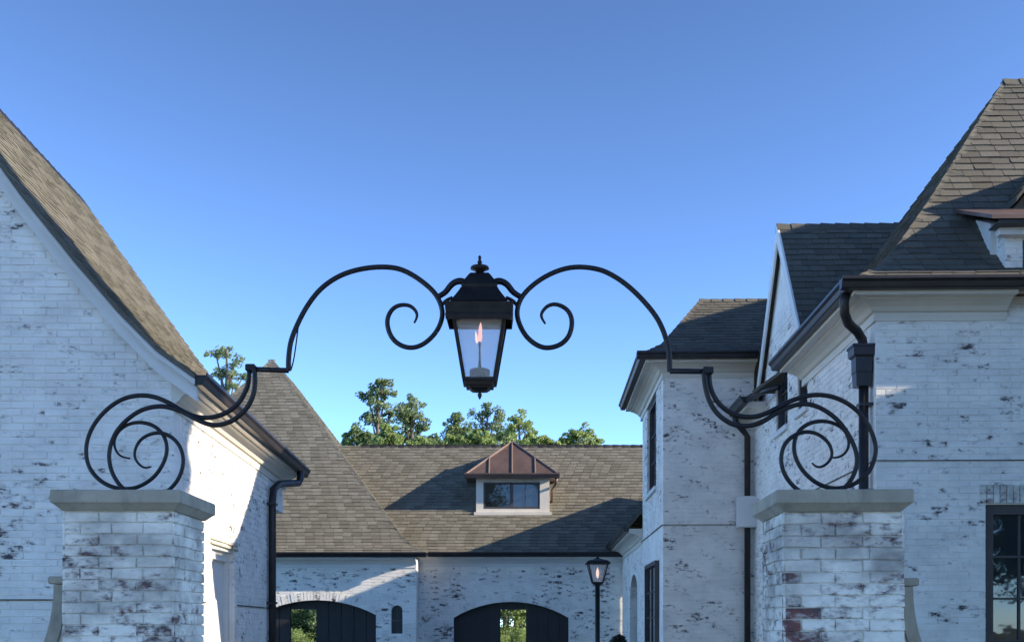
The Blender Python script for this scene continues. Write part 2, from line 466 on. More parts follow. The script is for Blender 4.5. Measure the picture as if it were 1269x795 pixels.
def cap_run(mb, pts, side_a, side_b, step=0.2, half=0.10):
    """overlapping folded caps along a hip or ridge"""
    pts = [Vector(p) for p in pts]
    for p, q in zip(pts, pts[1:]):
        d = q - p; n = max(1, round(d.length / step)); dn = d.normalized()
        for i in range(n):
            a = p + d * (i / n) - dn * 0.02; b = p + d * ((i + 1) / n) + dn * 0.02
            la, lb = side_a.normalized() * half, side_b.normalized() * half
            h0 = Vector((0, 0, .034 + R.uniform(-.003, .003))); h1 = Vector((0, 0, .018)); t = Vector((0, 0, .014))
            mb.cur = R.random()
            mb.rings([[a + la + h0 - t * 2.2, a + h0 - t, a + lb + h0 - t * 2.2, a + lb + h0 - t * 1.2, a + h0 + t * .3, a + la + h0 - t * 1.2],
                      [b + la + h1 - t * 2.2, b + h1 - t, b + lb + h1 - t * 2.2, b + lb + h1 - t * 1.2, b + h1 + t * .3, b + la + h1 - t * 1.2]])
GUT = [(0, 0), (.075, 0), (.085, .012), (.10, .06), (.125, .085), (.125, .115), (.112, .115), (.112, .095), (.012, .095), (.012, .115), (0, .115)]
CORN = [(-.02, -.30), (.022, -.30), (.022, -.215), (.05, -.205), (.085, -.165), (.15, -.13), (.20, -.118), (.20, -.105), (.30, -.105), (.30, -.012), (-.02, -.012)]
def corn(o): return [(a if a <= .05 else .05 + (a - .05) * (o - .05) / .25, z) for a, z in CORN]

def window(parent, p, u, W, z0, z1, cols, rows, fw=0.07, depth=0.10, name='window', sill=None, mat=None, mun=0.022):
    """window set depth behind the wall face; p = wall-face point at its left end (2D), outside right of u"""
    u = Vector(u); n = Vector((u.y, -u.x)); p = Vector(p) - n * depth; mat = mat or M['frame']
    def bx(mb, a, b, za, zb, d0, d1):
        q = [p + u * a + n * d0, p + u * b + n * d0, p + u * b + n * d1, p + u * a + n * d1]
        mb.rings([[(c.x, c.y, za) for c in q], [(c.x, c.y, zb) for c in q]])
    fm = MB()
    bx(fm, 0, W, z1 - fw, z1, -.05, .045); bx(fm, 0, W, z0, z0 + fw, -.05, .045)
    bx(fm, 0, fw, z0 + fw, z1 - fw, -.05, .043); bx(fm, W - fw, W, z0 + fw, z1 - fw, -.05, .043)
    f = fm.build(name, mat, parent)
    iw, ih = W - 2 * fw, z1 - z0 - 2 * fw
    for c in range(cols):
        for r in range(rows):
            g = MB(); a = fw + iw * c / cols; b = fw + iw * (c + 1) / cols; za = z0 + fw + ih * r / rows; zb = z0 + fw + ih * (r + 1) / rows
            bx(g, a + .002, b - .002, za + .002, zb - .002, -.012, -.004); g.build('pane', M['glass'], f)
    for c in range(1, cols):
        g = MB(); a = fw + iw * c / cols; bx(g, a - mun / 2, a + mun / 2, z0 + fw, z1 - fw, -.02, .016); g.build('muntin', mat, f)
    for r in range(1, rows):
        g = MB(); a = z0 + fw + ih * r / rows; bx(g, fw, W - fw, a - mun / 2, a + mun / 2, -.02, .013); g.build('muntin', mat, f)
    if sill:
        g = MB(); bx(g, -.06, W + .06, z0 - .075, z0 - .003, -.05, depth + .05); g.build('sill', sill, f)
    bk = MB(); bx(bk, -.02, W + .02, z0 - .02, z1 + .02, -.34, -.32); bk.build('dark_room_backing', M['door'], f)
    return f

def smooth_path(pts, n=8, it=3):
    P = [Vector((a, b)) for a, b in pts]; out = []
    for i in range(len(P) - 1):
        p0, p1, p2, p3 = P[max(i - 1, 0)], P[i], P[i + 1], P[min(i + 2, len(P) - 1)]
        for k in range(n):
            t = k / n
            out.append(0.5 * ((2 * p1) + (p2 - p0) * t + (2 * p0 - 5 * p1 + 4 * p2 - p3) * t * t + (3 * p1 - p0 - 3 * p2 + p3) * t ** 3))
    out.append(P[-1])
    for _ in range(it):
        q = out[:]
        for i in range(2, len(out) - 2):
            q[i] = (out[i - 2] + out[i - 1] * 2 + out[i] * 2 + out[i + 1] * 2 + out[i + 2]) / 8
        out = q
    return out

# ================================================================== the ground
g = MB(); g.add([(-900, -900, 0), (900, -900, 0), (900, 900, 0), (-900, 900, 0)], [(0, 1, 2, 3)])
gr = g.build('ground', M['grass']); gr['kind'] = 'structure'
g = MB(); g.add([(-13, -18, .008), (13, -18, .008), (13, 5.6, .008), (-13, 5.6, .008)], [(0, 1, 2, 3)])  # unseen pale apron, added to bounce warm light onto the shaded walls
gr = g.build('bounce_apron', M['gravel']); gr['kind'] = 'structure'
g = MB(); g.add([(-2.9, -14, .004), (3.0, -14, .004), (3.3, 26.4, .004), (-3.9, 26.4, .004)], [(0, 1, 2, 3)])
gr = g.build('driveway', M['gravel']); gr['kind'] = 'structure'

VB = {k: make_variants('brick', M[k], 24, lambda i: brick_geo(BL, BH, R)) for k in ('brick', 'brick_pier', 'brick_far')}
VS = make_variants('shingle', M['shingle'], 24, lambda i: shingle_geo(-(SW - .006) / 2, (SW - .006) / 2, -(SW - .006) / 2, (SW - .006) / 2, SE * 1.3, R))
VSD = make_variants('shingle', M['shingle_dark'], 24, lambda i: shingle_geo(-(SW - .006) / 2, (SW - .006) / 2, -(SW - .006) / 2, (SW - .006) / 2, SE * 1.3, R))

# ================================================================== left house
LH = thing('brick_house', 'white limewashed gabled house at the left edge with steep brown shingle roof', 'house', (-3.2, 10.5, 0), atan2(.0324, 1))
LP, LS = Pieces(LH), Pieces(LH)
lp = Profile([(0, 0), (.35, .25), (.7, .60), (1.1, 1.06), (1.6, 1.68), (3.31, 4.07)])
EX, EZ, RX = .23, 3.95, .23 - 3.31
def l_top(u):                                   # front gable outline, u runs from x=-6.2 to x=0
    x = -6.2 + u; a = EX - x if x > RX else x - (2 * RX - EX)
    return EZ + lp.z(max(0, min(a, 3.31))) - .09
wall(LH, 'front_wall', M['brick'], (-6.2, 0), (0, 0), 0, l_top, bricks=LP)
DY0, DY1, DZ = 1.5, 2.62, 2.45
wall(LH, 'side_wall', M['brick'], (0, .302), (0, 4.8), 0, 3.9, holes=[(DY0 - .302, DY1 - .302, 0, DZ)], bricks=LP)
wall(LH, 'rear_wall', M['brick'], (-.302, 4.8), (-6.2, 4.8), 0, 3.9)
cb = MB(); cb.box(-.28, -.004, 4.802, 5.95, 3.27, 3.84); cb.build('corbel', M['brick'], LH)
deck = MB()
roofL = MB(); roofL.box(RX - .02, RX + .02, 0, 6, EZ + 3.6, EZ + 3.9)
lroof = roofL.build('roof', M['shingle'], LH)
roof_face(deck, lroof, LS, (EX, -.16, EZ), (0, 1), 6.55, lp, mat=M['shingle'], skin=.04)
roof_face(deck, lroof, LS, (2 * RX - EX, 6.39, EZ), (0, -1), 6.55, lp, mat=M['shingle'], skin=.07, tiles=False)
deck.build('roof_deck', M['shingle'], lroof)
cp = MB(); cap_run(cp, [(RX, -.2, EZ + 4.07), (RX, 6.42, EZ + 4.07)], Vector((1, 0, -1.2)), Vector((-1, 0, -1.2)), .2, .16)
cp.build('ridge_cap', M['gutter'], lroof)
# rake trim following the curved gable edge
def rake(mb, wdt, y0, y1, drop):
    pts = [(EX - a, EZ + lp.z(a)) for a in (.0, .18, .35, .7, 1.1, 1.35, 1.6, 2.4, 3.31)]
    for (xa, za), (xb, zb) in zip(pts, pts[1:]):
        mb.rings([[(xa, y0, za - drop), (xb, y0, zb - drop), (xb, y0, zb - drop - wdt), (xa, y0, za - drop - wdt)],
                  [(xa, y1, za - drop), (xb, y1, zb - drop), (xb, y1, zb - drop - wdt), (xa, y1, za - drop - wdt)]])
    pts = [(2 * RX - x, z) for x, z in pts]
rk = MB(); rake(rk, .19, -.075, -.004, .045); rk.build('rake_board', M['trim_white'], LH)
rk = MB(); rake(rk, .05, -.140, -.078, .044); rk.build('rake_moulding', M['trim_white'], LH)
c = MB(); c.extrude(corn(.22), (0, -.01, EZ - .02), (0, 6.1, EZ - .02), (1, 0, 0)); c.build('cornice', M['trim'], LH)
gt = MB(); gt.extrude(GUT, (.222, -.13, EZ - .10), (.222, 6.35, EZ - .10), (1, 0, 0)); gt.build('gutter', M['gutter'], LH)
ds = MB(); ds.tube([(.29, 5.72, EZ - .09), (.29, 5.72, EZ - .2), (.27, 5.66, EZ - .27), (.12, 4.92, EZ - .38), (.08, 4.72, EZ - .48), (.072, 4.68, EZ - .66), (.072, 4.68, .02)], .052, 10)
ds.build('downspout', M['gutter'], LH, True)
ds = MB()
for z in (3.25, 1.9): ds.box(.0, .132, 4.61, 4.75, z, z + .03)
ds.build('downspout_strap', M['gutter'], LH)
bl = MB(); bl.box(-6.2, .02, -.022, -.0015, 1.84, 1.852); bl.box(.0015, .022, .0, 1.2, 1.84, 1.852); bl.box(.0015, .022, 2.75, 4.78, 1.84, 1.852)
bl.build('belt_course', M['gutter'], LH)
dm = MB(); dm.box(-.16, -.11, DY0 + .1, DY1 - .1, .03, DZ - .1); dr = dm.build('door', M['wood_white'], LH)
fm = MB(); fm.box(-.2, -.06, DY0, DY0 + .1, 0, DZ); fm.box(-.2, -.06, DY1 - .1, DY1, 0, DZ); fm.box(-.2, -.058, DY0 + .1, DY1 - .1, DZ - .1, DZ)
fm.build('door_frame', M['wood_white'], dr)
for a, b in ((.25, 1.0), (1.12, 1.9)):
    pn = MB(); pn.box(-.112, -.095, DY0 + .22, DY1 - .22, a, b); pn.build('door_panel', M['wood_white'], dr)
ln = MB(); ln.box(.002, .03, DY0 - .1, DY1 + .1, DZ + .035, DZ + .055); ln.box(.002, .025, DY0 - .1, DY1 + .1, DZ + .085, DZ + .1)
ln.build('door_hood', M['stone'], LH)
LP.finish('brick', 'brickwork', VB['brick']); LS.finish('shingle', 'shingle_field', VS)

# ================================================================== right house
RH = thing('brick_house', 'white limewashed house on the right with hip roofs, gable and corner tower', 'house', (3.768, 11.5, 0), -atan2(.0244, 1))
RP, RS = Pieces(RH), Pieces(RH)
WX0, WX1, WZ0, WZ1 = 1.127, 2.447, .915, 2.855
fw_ = wall(RH, 'front_wall', M['brick'], (0, 0), (6.0, 0), 0, 5.0, holes=[(WX0, WX1, WZ0, WZ1)], bricks=RP)
GY, GZ = 4.33, 7.30
gw = [(4.33 + 1.0, 4.33 + 1.0)]
# side wall facing the court, travelling from the tower towards the viewer (u = -y)
W1 = (15.55 - 11.5, 16.3 - 11.5); W2 = (14.4 - 11.5, 14.95 - 11.5)
def s_top(u):
    y = 6.5 - u
    return max(5.0, GZ - .08 - abs(y - GY) * 1.37)
wall(RH, 'side_wall', M['brick'], (0, 6.5), (0, .302), 0, s_top, holes=[(6.5 - W1[1], 6.5 - W1[0], 4.42, 5.5), (6.5 - W2[1], 6.5 - W2[0], 4.46, 5.1)], bricks=RP)
TX, TY0, TY1, TZ = -1.472, 6.5, 10.0, 5.86
tf = wall(RH, 'tower_front_wall', M['brick'], (TX, TY0), (-.002, TY0), 0, TZ, bricks=RP)
TW1 = (19.0 - 11.5, 20.6 - 11.5); TW2 = (18.55 - 11.5, 20.4 - 11.5)
wall(RH, 'tower_side_wall', M['brick'], (TX, TY1), (TX, TY0 + .302), 0, TZ, holes=[(TY1 - TW1[1], TY1 - TW1[0], 4.0, 5.62), (TY1 - .02 - TW2[1], TY1 - .02 - TW2[0], .8, 2.70)][:1], bricks=RP, z_from=3.2)
# the lower half of that wall carries its own opening, so it is cut from the hole list above
wall(RH, 'tower_rear_wall', M['brick'], (0, TY1), (TX + .302, TY1), 0, TZ)
# one-storey link between tower and garage block
AR0, AR1 = 11.3, 13.2
def arch_fn(a, b, spring, rise):
    c, h = (a + b) / 2, (b - a) / 2
    return lambda u: spring + rise * sqrt(max(0, 1 - ((u - c) / h) ** 2))
def seg_fn(a, b, spring, rise):
    c, h = (a + b) / 2, (b - a) / 2; r = (h * h + rise * rise) / (2 * rise)
    return lambda u: spring + rise - r + sqrt(max(0, r * r - (u - c) ** 2))
LE = 15.4
wall(RH, 'link_wall', M['brick'], (TX + .012, LE), (TX + .012, TY1 + .002), 0, 3.4, holes=[(LE - AR1, LE - AR0, .3, arch_fn(LE - AR1, LE - AR0, 2.2, .5))], bricks=RP)
back = MB(); back.box(TX + .2, TX + .22, AR0 - .05, AR1 + .05, .25, 2.75); back.build('arched_window', M['glass'], RH)
# roofs
EV = 5.07; ov = .338
mp_ = Profile([(0, 0), (.35, .22), (.643, .52), (1.2, 1.25), (2.6, 3.25)])
roof0 = MB(); roof0.box(2.4, 6.5, 2.24, 2.28, EV + 2.7, EV + 3.1); rroof = roof0.build('roof', M['shingle_dark'], RH)
deck = MB()
roof_face(deck, rroof, RS, (-ov, -ov, EV), (1, 0), 9.0, mp_, uL=lambda a: a, mat=M['shingle_dark'])
YB = -ov + 5.2
roof_face(deck, rroof, RS, (-ov, YB, EV), (0, -1), 5.2, mp_, uL=lambda a: (YB - 3.16) if a < .42 else a, uR=lambda a: 5.2 - a, mat=M['shingle_dark'], breaks=(.42,))
roof_face(deck, rroof, RS, (8.66, YB, EV), (-1, 0), 9.0, mp_, uR=lambda a: 9.0 - a, mat=M['shingle_dark'], tiles=False)
# cross gable
gp = Profile([(0, 0), (1.56, 2.13)])
roof_face(deck, rroof, RS, (-.07, GY - 1.56, GZ - 2.13), (1, 0), 2.35, gp, mat=M['shingle_dark'])
roof_face(deck, rroof, RS, (2.28, GY + 1.56, GZ - 2.13), (-1, 0), 2.35, gp, mat=M['shingle_dark'], tiles=False)
# low eave between gable and tower
lpv = Profile([(0, 0), (.35, .25), (1.2, 1.2)])
roof_face(deck, rroof, RS, (-ov, 6.49, EV), (0, -1), 1.0, lpv, mat=M['shingle_dark'])
# tower
tx0, ty0, tz = TX - .342, TY0 - .342, 5.94
tpf = Profile([(0, 0), (.45, .235), (2.1, 1.45)]); tpl = Profile([(0, 0), (.32, .235), (1.2, 1.45)])
TU = TY1 + .342 - ty0
roof_face(deck, rroof, RS, (tx0, ty0, tz), (1, 0), 3.6, tpf, uL=lambda a: tpl.a_of_z(tpf.z(a)), mat=M['shingle_dark'])
roof_face(deck, rroof, RS, (tx0, ty0 + TU, tz), (0, -1), TU, tpl, uL=lambda a: tpf.a_of_z(tpl.z(a)), uR=lambda a: TU - tpf.a_of_z(tpl.z(a)), mat=M['shingle_dark'])
roof_face(deck, rroof, RS, (tx0 + 3.6, ty0 + TU, tz), (-1, 0), 3.6, tpf, uR=lambda a: 3.6 - tpl.a_of_z(tpf.z(a)), mat=M['shingle_dark'], tiles=False)
# link
lk = Profile([(0, 0), (1.62, 1.88)])
roof_face(deck, rroof, RS, (TX - .30, LE + 1.0, 3.52), (0, -1), LE + 1.0 - TY1 - .005, lk, mat=M['shingle_dark'])
roof_face(deck, rroof, RS, (TX - .30 + 3.24, TY1 + .005, 3.52), (0, 1), LE + 1.0 - TY1 - .005, lk, mat=M['shingle_dark'], tiles=False)
deck.build('roof_deck', M['shingle_dark'], rroof)
def caps(name, mat, root, *a):
    q = MB(); cap_run(q, *a); return q.build(name, mat, root)
hp = [(-ov + a, -ov + a, EV + mp_.z(a)) for a in (.02, .35, .643, 1.2, 2.6)]
caps('hip_cap', M['shingle_dark'], rroof, hp, Vector((1, 0, 0.0)), Vector((0, 1, 0.0)), .2, .09)
caps('ridge_cap', M['shingle_dark'], rroof, [(2.26, 2.262, EV + 3.25), (8.6, 2.262, EV + 3.25)], Vector((0, 1, -1.0)), Vector((0, -1, -1.0)), .2, .12)
caps('ridge_cap', M['shingle_dark'], rroof, [(-.08, GY, GZ), (2.2, GY, GZ)], Vector((0, 1, -1.1)), Vector((0, -1, -1.1)), .2, .12)
hp = [(tx0 + tpl.a_of_z(z), ty0 + tpf.a_of_z(z), tz + z) for z in (.02, .235, .7, 1.45)]
caps('hip_cap', M['shingle_dark'], rroof, hp, Vector((1, 0, 0)), Vector((0, 1, 0)), .2, .09)
caps('ridge_cap', M['shingle_dark'], rroof, [(tx0 + 1.2, ty0 + 2.1, tz + 1.45), (tx0 + 3.5, ty0 + 2.1, tz + 1.45)], Vector((0, 1, -.6)), Vector((0, -1, -.6)), .2, .12)
for s_ in (-1, 1):
    q = MB(); q.rings([[(x, GY, GZ + .025), (x, GY + s_ * 1.62, GZ - 2.19), (x, GY + s_ * 1.62, GZ - 2.42), (x, GY, GZ - .24)] for x in (-.098, -.0715)]); q.build('rake_board', M['trim_white'], RH)
# cornices and gutters
def cornice(o, p0, p1, out, mat, root, m0=0):
    q = MB(); q.extrude(corn(o), p0, p1, out, m0=m0); return q.build('cornice', mat, root)
for o, p0, p1, out in ((.31, (0, 0, EV - .02), (1.335, 0, EV - .02), (0, -1, 0)), (.31, (0, 0, EV - .022), (0, 3.14, EV - .022), (-1, 0, 0)),
                       (.31, (0, 5.5, EV - .022), (0, 6.48, EV - .022), (-1, 0, 0)), (.31, (TX, TY0, tz - .02), (-.004, TY0, tz - .02), (0, -1, 0)),
                       (.31, (TX, TY0, tz - .022), (TX, TY1 + .3, tz - .022), (-1, 0, 0)), (.28, (TX + .012, TY1 + .01, 3.50), (TX + .012, LE, 3.50), (-1, 0, 0))):
    cornice(o, p0, p1, out, M['trim'], RH, 1 if tuple(p0[:2]) in ((0, 0), (TX, TY0)) else 0)
def gutter(p0, p1, out):
    q = MB(); q.extrude(GUT, p0, p1, out); return q.build('gutter', M['gutter'], RH)
gutter((-ov - .12, -ov + .02, EV - .09), (6, -ov + .02, EV - .09), (0, -1, 0))
gutter((-ov + .02, -ov + .02, EV - .092), (-ov + .02, 3.22, EV - .092), (-1, 0, 0))
gutter((-ov + .02, 5.3, EV - .092), (-ov + .02, 6.46, EV - .092), (-1, 0, 0))
gutter((tx0 - .12, ty0 + .02, tz - .09), (-.01, ty0 + .02, tz - .09), (0, -1, 0))
gutter((tx0 + .02, ty0 + .02, tz - .092), (tx0 + .02, TY1 + .35, tz - .092), (-1, 0, 0))
gutter((TX - .28, TY1 + .01, 3.43), (TX - .28, LE - .2, 3.43), (-1, 0, 0))
# gooseneck, leader head and downspout beside the front corner
LX, LY = -.085, .13
q = MB(); q.tube([(-.36, -.18, EV - .08), (-.37, -.17, EV - .17), (-.36, -.15, EV - .27), (-.30, -.06, EV - .35), (-.17, .07, EV - .40), (-.10, .13, EV - .47), (LX, LY, EV - .6)], .05, 12)
q.build('gooseneck', M['gutter'], RH, True)
q = MB(); q.square_stack([(.075, 4.10), (.08, 4.24), (.085, 4.25), (.085, 4.40), (.11, 4.42), (.115, 4.50), (.125, 4.505), (.125, 4.53), (.11, 4.535)], LX - .02, LY); q.build('leader_head', M['gutter'], RH)
q = MB(); q.tube([(LX, LY, 4.2), (LX, LY, .02)], .052, 12); q.build('downspout', M['gutter'], RH, True)
q = MB()
for z in (3.9, 3.0, 2.2): q.box(LX - .06, -.001, LY - .065, LY + .065, z, z + .03)
q.build('downspout_strap', M['gutter'], RH)
# tower corner: pipe from the gable valley into the short gutter, and its downspout
q = MB(); q.tube([(-.05, 4.4, 5.02), (-.2, 4.75, 5.03), (-.33, 5.32, 5.02)], .04, 8); q.build('valley_pipe', M['gutter'], RH, True)
q = MB(); q.tube([(-.34, 6.3, EV - .09), (-.33, 6.32, EV - .2), (-.2, 6.36, EV - .33), (-.13, 6.38, EV - .42), (-.13, 6.38, .02)], .05, 10); q.build('downspout', M['gutter'], RH, True)
q = MB(); q.bevel_box(-.30, .0, 6.24, 6.46, 3.18, 3.68, .012); q.build('downspout_box', M['trim_white'], RH)
# belt joint
q = MB(); q.box(-.02, 6, -.026, -.0015, 3.307, 3.314); q.box(-.026, -.0015, 0, 6.2, 3.307, 3.314)
q.box(TX - .02, -.15, TY0 - .026, TY0 - .0015, 3.237, 3.244); q.box(TX - .026, TX - .0015, TY0, TY1 + .3, 3.237, 3.244); q.build('belt_course', M['gutter'], RH)
# windows
window(RH, (WX0, 0), (1, 0), WX1 - WX0, WZ0, WZ1, 4, 4, .10, .09, sill=M['trim_white'])
lt = MB()
x = WX0 - .06
while x < WX1 + .06:
    h = R.uniform(-.006, .006); lt.cur = R.uniform(.3, 1.0)
    lt.bevel_box(x, x + .058, -.026 + R.uniform(-.003, .003), -.001, WZ1 + .012, WZ1 + .205 + h, .004); x += .068
lt.build('soldier_lintel', M['brick_pier'], RH)
window(RH, (0, W1[1]), (0, -1), W1[1] - W1[0], 4.42, 5.5, 1, 2, .06, .06, sill=M['trim_white'])
window(RH, (0, W2[1]), (0, -1), W2[1] - W2[0], 4.46, 5.1, 1, 1, .06, .06, sill=M['trim_white'])
window(RH, (TX, TW1[1]), (0, -1), TW1[1] - TW1[0], 4.0, 5.62, 2, 3, .07, .08, sill=M['trim_white'])
window(RH, (TX - .11, TW2[1]), (0, -1), TW2[1] - TW2[0], .8, 2.70, 2, 4, .07, .08, sill=M['trim_white'])
# wall dormer with copper shed roof above the front eave
dx0 = 1.325
DW = (1.50, 2.6)
dm = wall(RH, 'dormer', M['brick'], (dx0, -.015), (3.3, -.015), EV + .02, 5.72, holes=[(DW[0] - dx0, DW[1] - dx0, 5.26, 5.58)], thick=.22, bricks=RP, z_from=EV + .04)
ck = MB(); ck.rings([[(x, .208, 5.05), (x, 1.5, 6.0), (x, 1.5, 6.42), (x, .208, 5.83)] for x in (dx0 - .06, dx0 + .10)]); ck.build('dormer_cheek', M['trim_white'], dm)
ck = MB(); ck.rings([[(x, -.30, 5.70), (x, 1.5, 6.47), (x, 1.5, 6.51), (x, -.30, 5.740)] for x in (dx0 - .25, 3.4)]); ck.build('dormer_roof', M['copper'], dm)
ck = MB(); ck.box(dx0 - .10, 3.32, -.12, -.018, 5.60, 5.70); ck.build('dormer_fascia', M['trim_white'], dm)
ck = MB(); ck.box(dx0 - .17, 3.38, -.285, -.02, 5.672, 5.69); ck.build('dormer_soffit', M['gutter'], dm)
window(RH, (DW[0], -.015), (1, 0), DW[1] - DW[0], 5.26, 5.58, 3, 1, .05, .06)
# unseen rear wing, added to keep late sun off the gable and tower
wall(RH, 'unseen_rear_wall', M['brick'], (3.3, 9.2), (3.3, 3.0), 0, 5.0)
deck = MB(); rw = Profile([(0, 0), (.4, .3), (3.6, 4.82)])
roof_face(deck, rroof, RS, (3.0, 9.4, 5.0), (0, -1), 7.2, rw, mat=M['shingle_dark'], tiles=False)
roof_face(deck, rroof, RS, (10.2, 2.2, 5.0), (0, 1), 7.2, rw, mat=M['shingle_dark'], tiles=False)
deck.build('unseen_rear_roof', M['shingle_dark'], rroof)
gb = MB(); gb.rings([[(3.1, y, 5), (10.1, y, 5), (6.6, y, 9.7)] for y in (2.4, 2.6)]); gb.build('unseen_rear_gable', M['brick'], RH)
deck = MB(); gdp = Profile([(0, 0), (.25, .25), (1.3, 1.62)])
roof_face(deck, rroof, RS, (.72, 2.3, 5.07), (0, -1), 2.3, gdp, uR=lambda a: 1.5 if a < .94 else 1.8, breaks=(.94,), mat=M['shingle_dark'])
roof_face(deck, rroof, RS, (3.32, .5, 5.07), (0, 1), 1.8, gdp, mat=M['shingle_dark'], tiles=False)
deck.build('dormer_gable_roof', M['shingle_dark'], rroof)
gf = MB(); gf.rings([[(1.05, y, 5.38), (2.99, y, 5.38), (2.02, y, 6.56)] for y in (.62, .70)]); gf.build('shingled_gable', M['shingle_dark'], rroof)
RP.finish('brick', 'brickwork', VB['brick']); RS.finish('shingle', 'shingle_field', VSD)

# ================================================================== garage block at the back of the court
GB = thing('garage_block', 'long low white brick garage at the back with brown roof and copper dormer', 'garage', (0, 27, 0))
GP, GS = Pieces(GB), Pieces(GB)
A0, A1 = -1.424, 1.384; B0, B1 = -6.02, -3.217
mx0 = -2.30
NI = (-2.86, -2.59)       # little arched opening in the wing front (pixels 482-496)
wl = wall(GB, 'front_wall', M['brick_far'], (mx0, 0), (5.2, 0), 0, 3.25, holes=[(A0 - mx0, A1 - mx0, 0, seg_fn(A0 - mx0, A1 - mx0, 1.80, .39))], bricks=GP, thick=.28)
wx0, wx1, wy = -9.0, -2.262, -.75
hz = [(B0 - wx0, B1 - wx0, 0, seg_fn(B0 - wx0, B1 - wx0, 1.86, .35)), (NI[0] - wx0, NI[1] - wx0, 1.42, arch_fn(NI[0] - wx0, NI[1] - wx0, 1.97, .12))]
wall(GB, 'wing_wall', M['brick_far'], (wx0, wy), (wx1, wy), 0, 3.22, holes=hz, bricks=GP, thick=.28)
wall(GB, 'wing_return', M['brick_far'], (wx1 - .003, wy + .282), (wx1 - .003, .3), 0, 3.22)
dk = M['door']
def leaves(c0, c1, gap0, gap1, y, top):
    for a, b in ((c0 - .05, gap0), (gap1, c1 + .05)):
        q = MB(); q.box(a, b, y, y + .06, .02, top); d = q.build('carriage_door', dk, GB)
        n = max(2, round((b - a) / .3)); wdt = (b - a) / n
        for k in range(n):
            p = MB(); p.box(a + wdt * k + .008, a + wdt * (k + 1) - .008, y - .018, y - .001, .05, top - .03); p.build('door_board', dk, d)
    q = MB(); q.box(gap0 + .002, gap1 - .002, y + .002, y + .058, 2.0, top); q.build('door_head', dk, GB)
leaves(A0, A1, -.285, .344, .22, 2.35)
leaves(B0, B1, -5.28, -4.67, wy + .22, 2.35)
# interior shell with openings to the garden, in line with the gaps between the doors
sh = MB()
def shell(x0, x1, y0, y1, o0, o1):
    sh.box(x0, x0 + .1, y0, y1, 0, 3.0); sh.box(x1 - .1, x1, y0, y1, 0, 3.0); sh.box(x0, x1, y0, y1, 3.0, 3.08)
    sh.box(x0 + .1, o0, y1 - .12, y1, 0, 2.99); sh.box(o1, x1 - .1, y1 - .12, y1, 0, 2.99); sh.box(o0 + .001, o1 - .001, y1 - .118, y1 - .002, 2.3, 2.99)
shell(-2.1, 2.6, .30, 5.0, -.75, .9); shell(-7.6, -2.58, -.46, 5.0, -6.9, -5.0)
sh.build('interior', dk, GB)
fl = MB(); fl.box(-7.5, 2.5, -.7, 5, .0, .012); fl.build('floor_slab', M['floor'], GB)
ni = MB(); ni.box(NI[0] - .02, NI[1] + .02, wy + .14, wy + .16, 1.4, 2.12); nw = ni.build('slot_window', M['glass'], GB)
ni = MB(); ni.box(NI[0] + .12, NI[1] - .12, wy + .12, wy + .138, 1.42, 2.08); ni.box(NI[0] + .005, NI[1] - .005, wy + .121, wy + .137, 1.72, 1.75); ni.build('slot_window_bar', M['frame'], nw)
# arch voussoirs: small bricks on end round the two big openings
def voussoirs(a, b, spring, rise, y):
    f = seg_fn(a, b, spring, rise); n = 38; mb = MB()
    for k in range(n):
        x0_ = a + (b - a) * (k + .08) / n; x1_ = a + (b - a) * (k + .92) / n; z0_, z1_ = f(x0_), f(x1_)
        c = (a + b) / 2; d0 = (x0_ - c) * .06; d1 = (x1_ - c) * .06; h = .2; mb.cur = R.random() ** 1.5; yy = y - .02 + R.uniform(-.004, .004)
        mb.rings([[(x0_, yy, z0_), (x1_, yy, z1_), (x1_ + d1, yy, z1_ + h), (x0_ + d0, yy, z0_ + h)],
                  [(x0_, y + .1, z0_), (x1_, y + .1, z1_), (x1_ + d1, y + .1, z1_ + h), (x0_ + d0, y + .1, z0_ + h)]])
    o = mb.build('arch_bricks', M['brick_far'], GB)
voussoirs(A0, A1, 1.80, .39, 0); voussoirs(B0, B1, 1.86, .35, wy)
# roofs
r0 = MB(); r0.box(-2, 5, 2.70, 2.72, 6.0, 6.3); groof = r0.build('roof', M['shingle'], GB)
wp_g = Profile([(0, 0), (.28, .17), (.6, .47), (4.52, 5.6)]); ax_g = -2.063
deck = MB(); gmain = Profile([(0, 0), (.3, .27), (3.07, 3.07)])
roof_face(deck, groof, GS, (-5.0, -.34, 3.35), (1, 0), 11.3, gmain, uL=lambda a: ax_g + 4.85 - wp_g.a_of_z(gmain.z(a)), mat=M['shingle'])
roof_face(deck, groof, GS, (6.3, 5.8, 3.35), (-1, 0), 14, gmain, mat=M['shingle'], tiles=False)
wp = Profile([(0, 0), (.28, .17), (.6, .47), (4.52, 5.6)])
ax, ay, az_ = -2.063, -1.09, 3.296
roof_face(deck, groof, GS, (ax - 9.04, ay, az_), (1, 0), 9.04, wp, uL=lambda a: a, uR=lambda a: 9.04 - a, mat=M['shingle'])
roof_face(deck, groof, GS, (ax, ay, az_), (0, 1), 9.0, wp, uL=lambda a: a, uR=lambda a: 9.0 - a * .3, mat=M['shingle'])
roof_face(deck, groof, GS, (ax - 9.04, ay + 9.0, az_), (0, -1), 9.0, wp, uR=lambda a: 9.0 - a, mat=M['shingle'], tiles=False)
deck.build('roof_deck', M['shingle'], groof)
caps('hip_cap', M['shingle'], groof, [(ax - a, ay + a, az_ + wp.z(a)) for a in (.02, .28, .6, 1.6, 3, 4.5)], Vector((-1, 0, 0)), Vector((0, 1, 0)), .2, .12)
caps('hip_cap', M['shingle'], groof, [(ax - 9.04 + a, ay + a, az_ + wp.z(a)) for a in (.02, .28, .6, 1.6, 3, 4.5)], Vector((1, 0, 0)), Vector((0, 1, 0)), .2, .12)
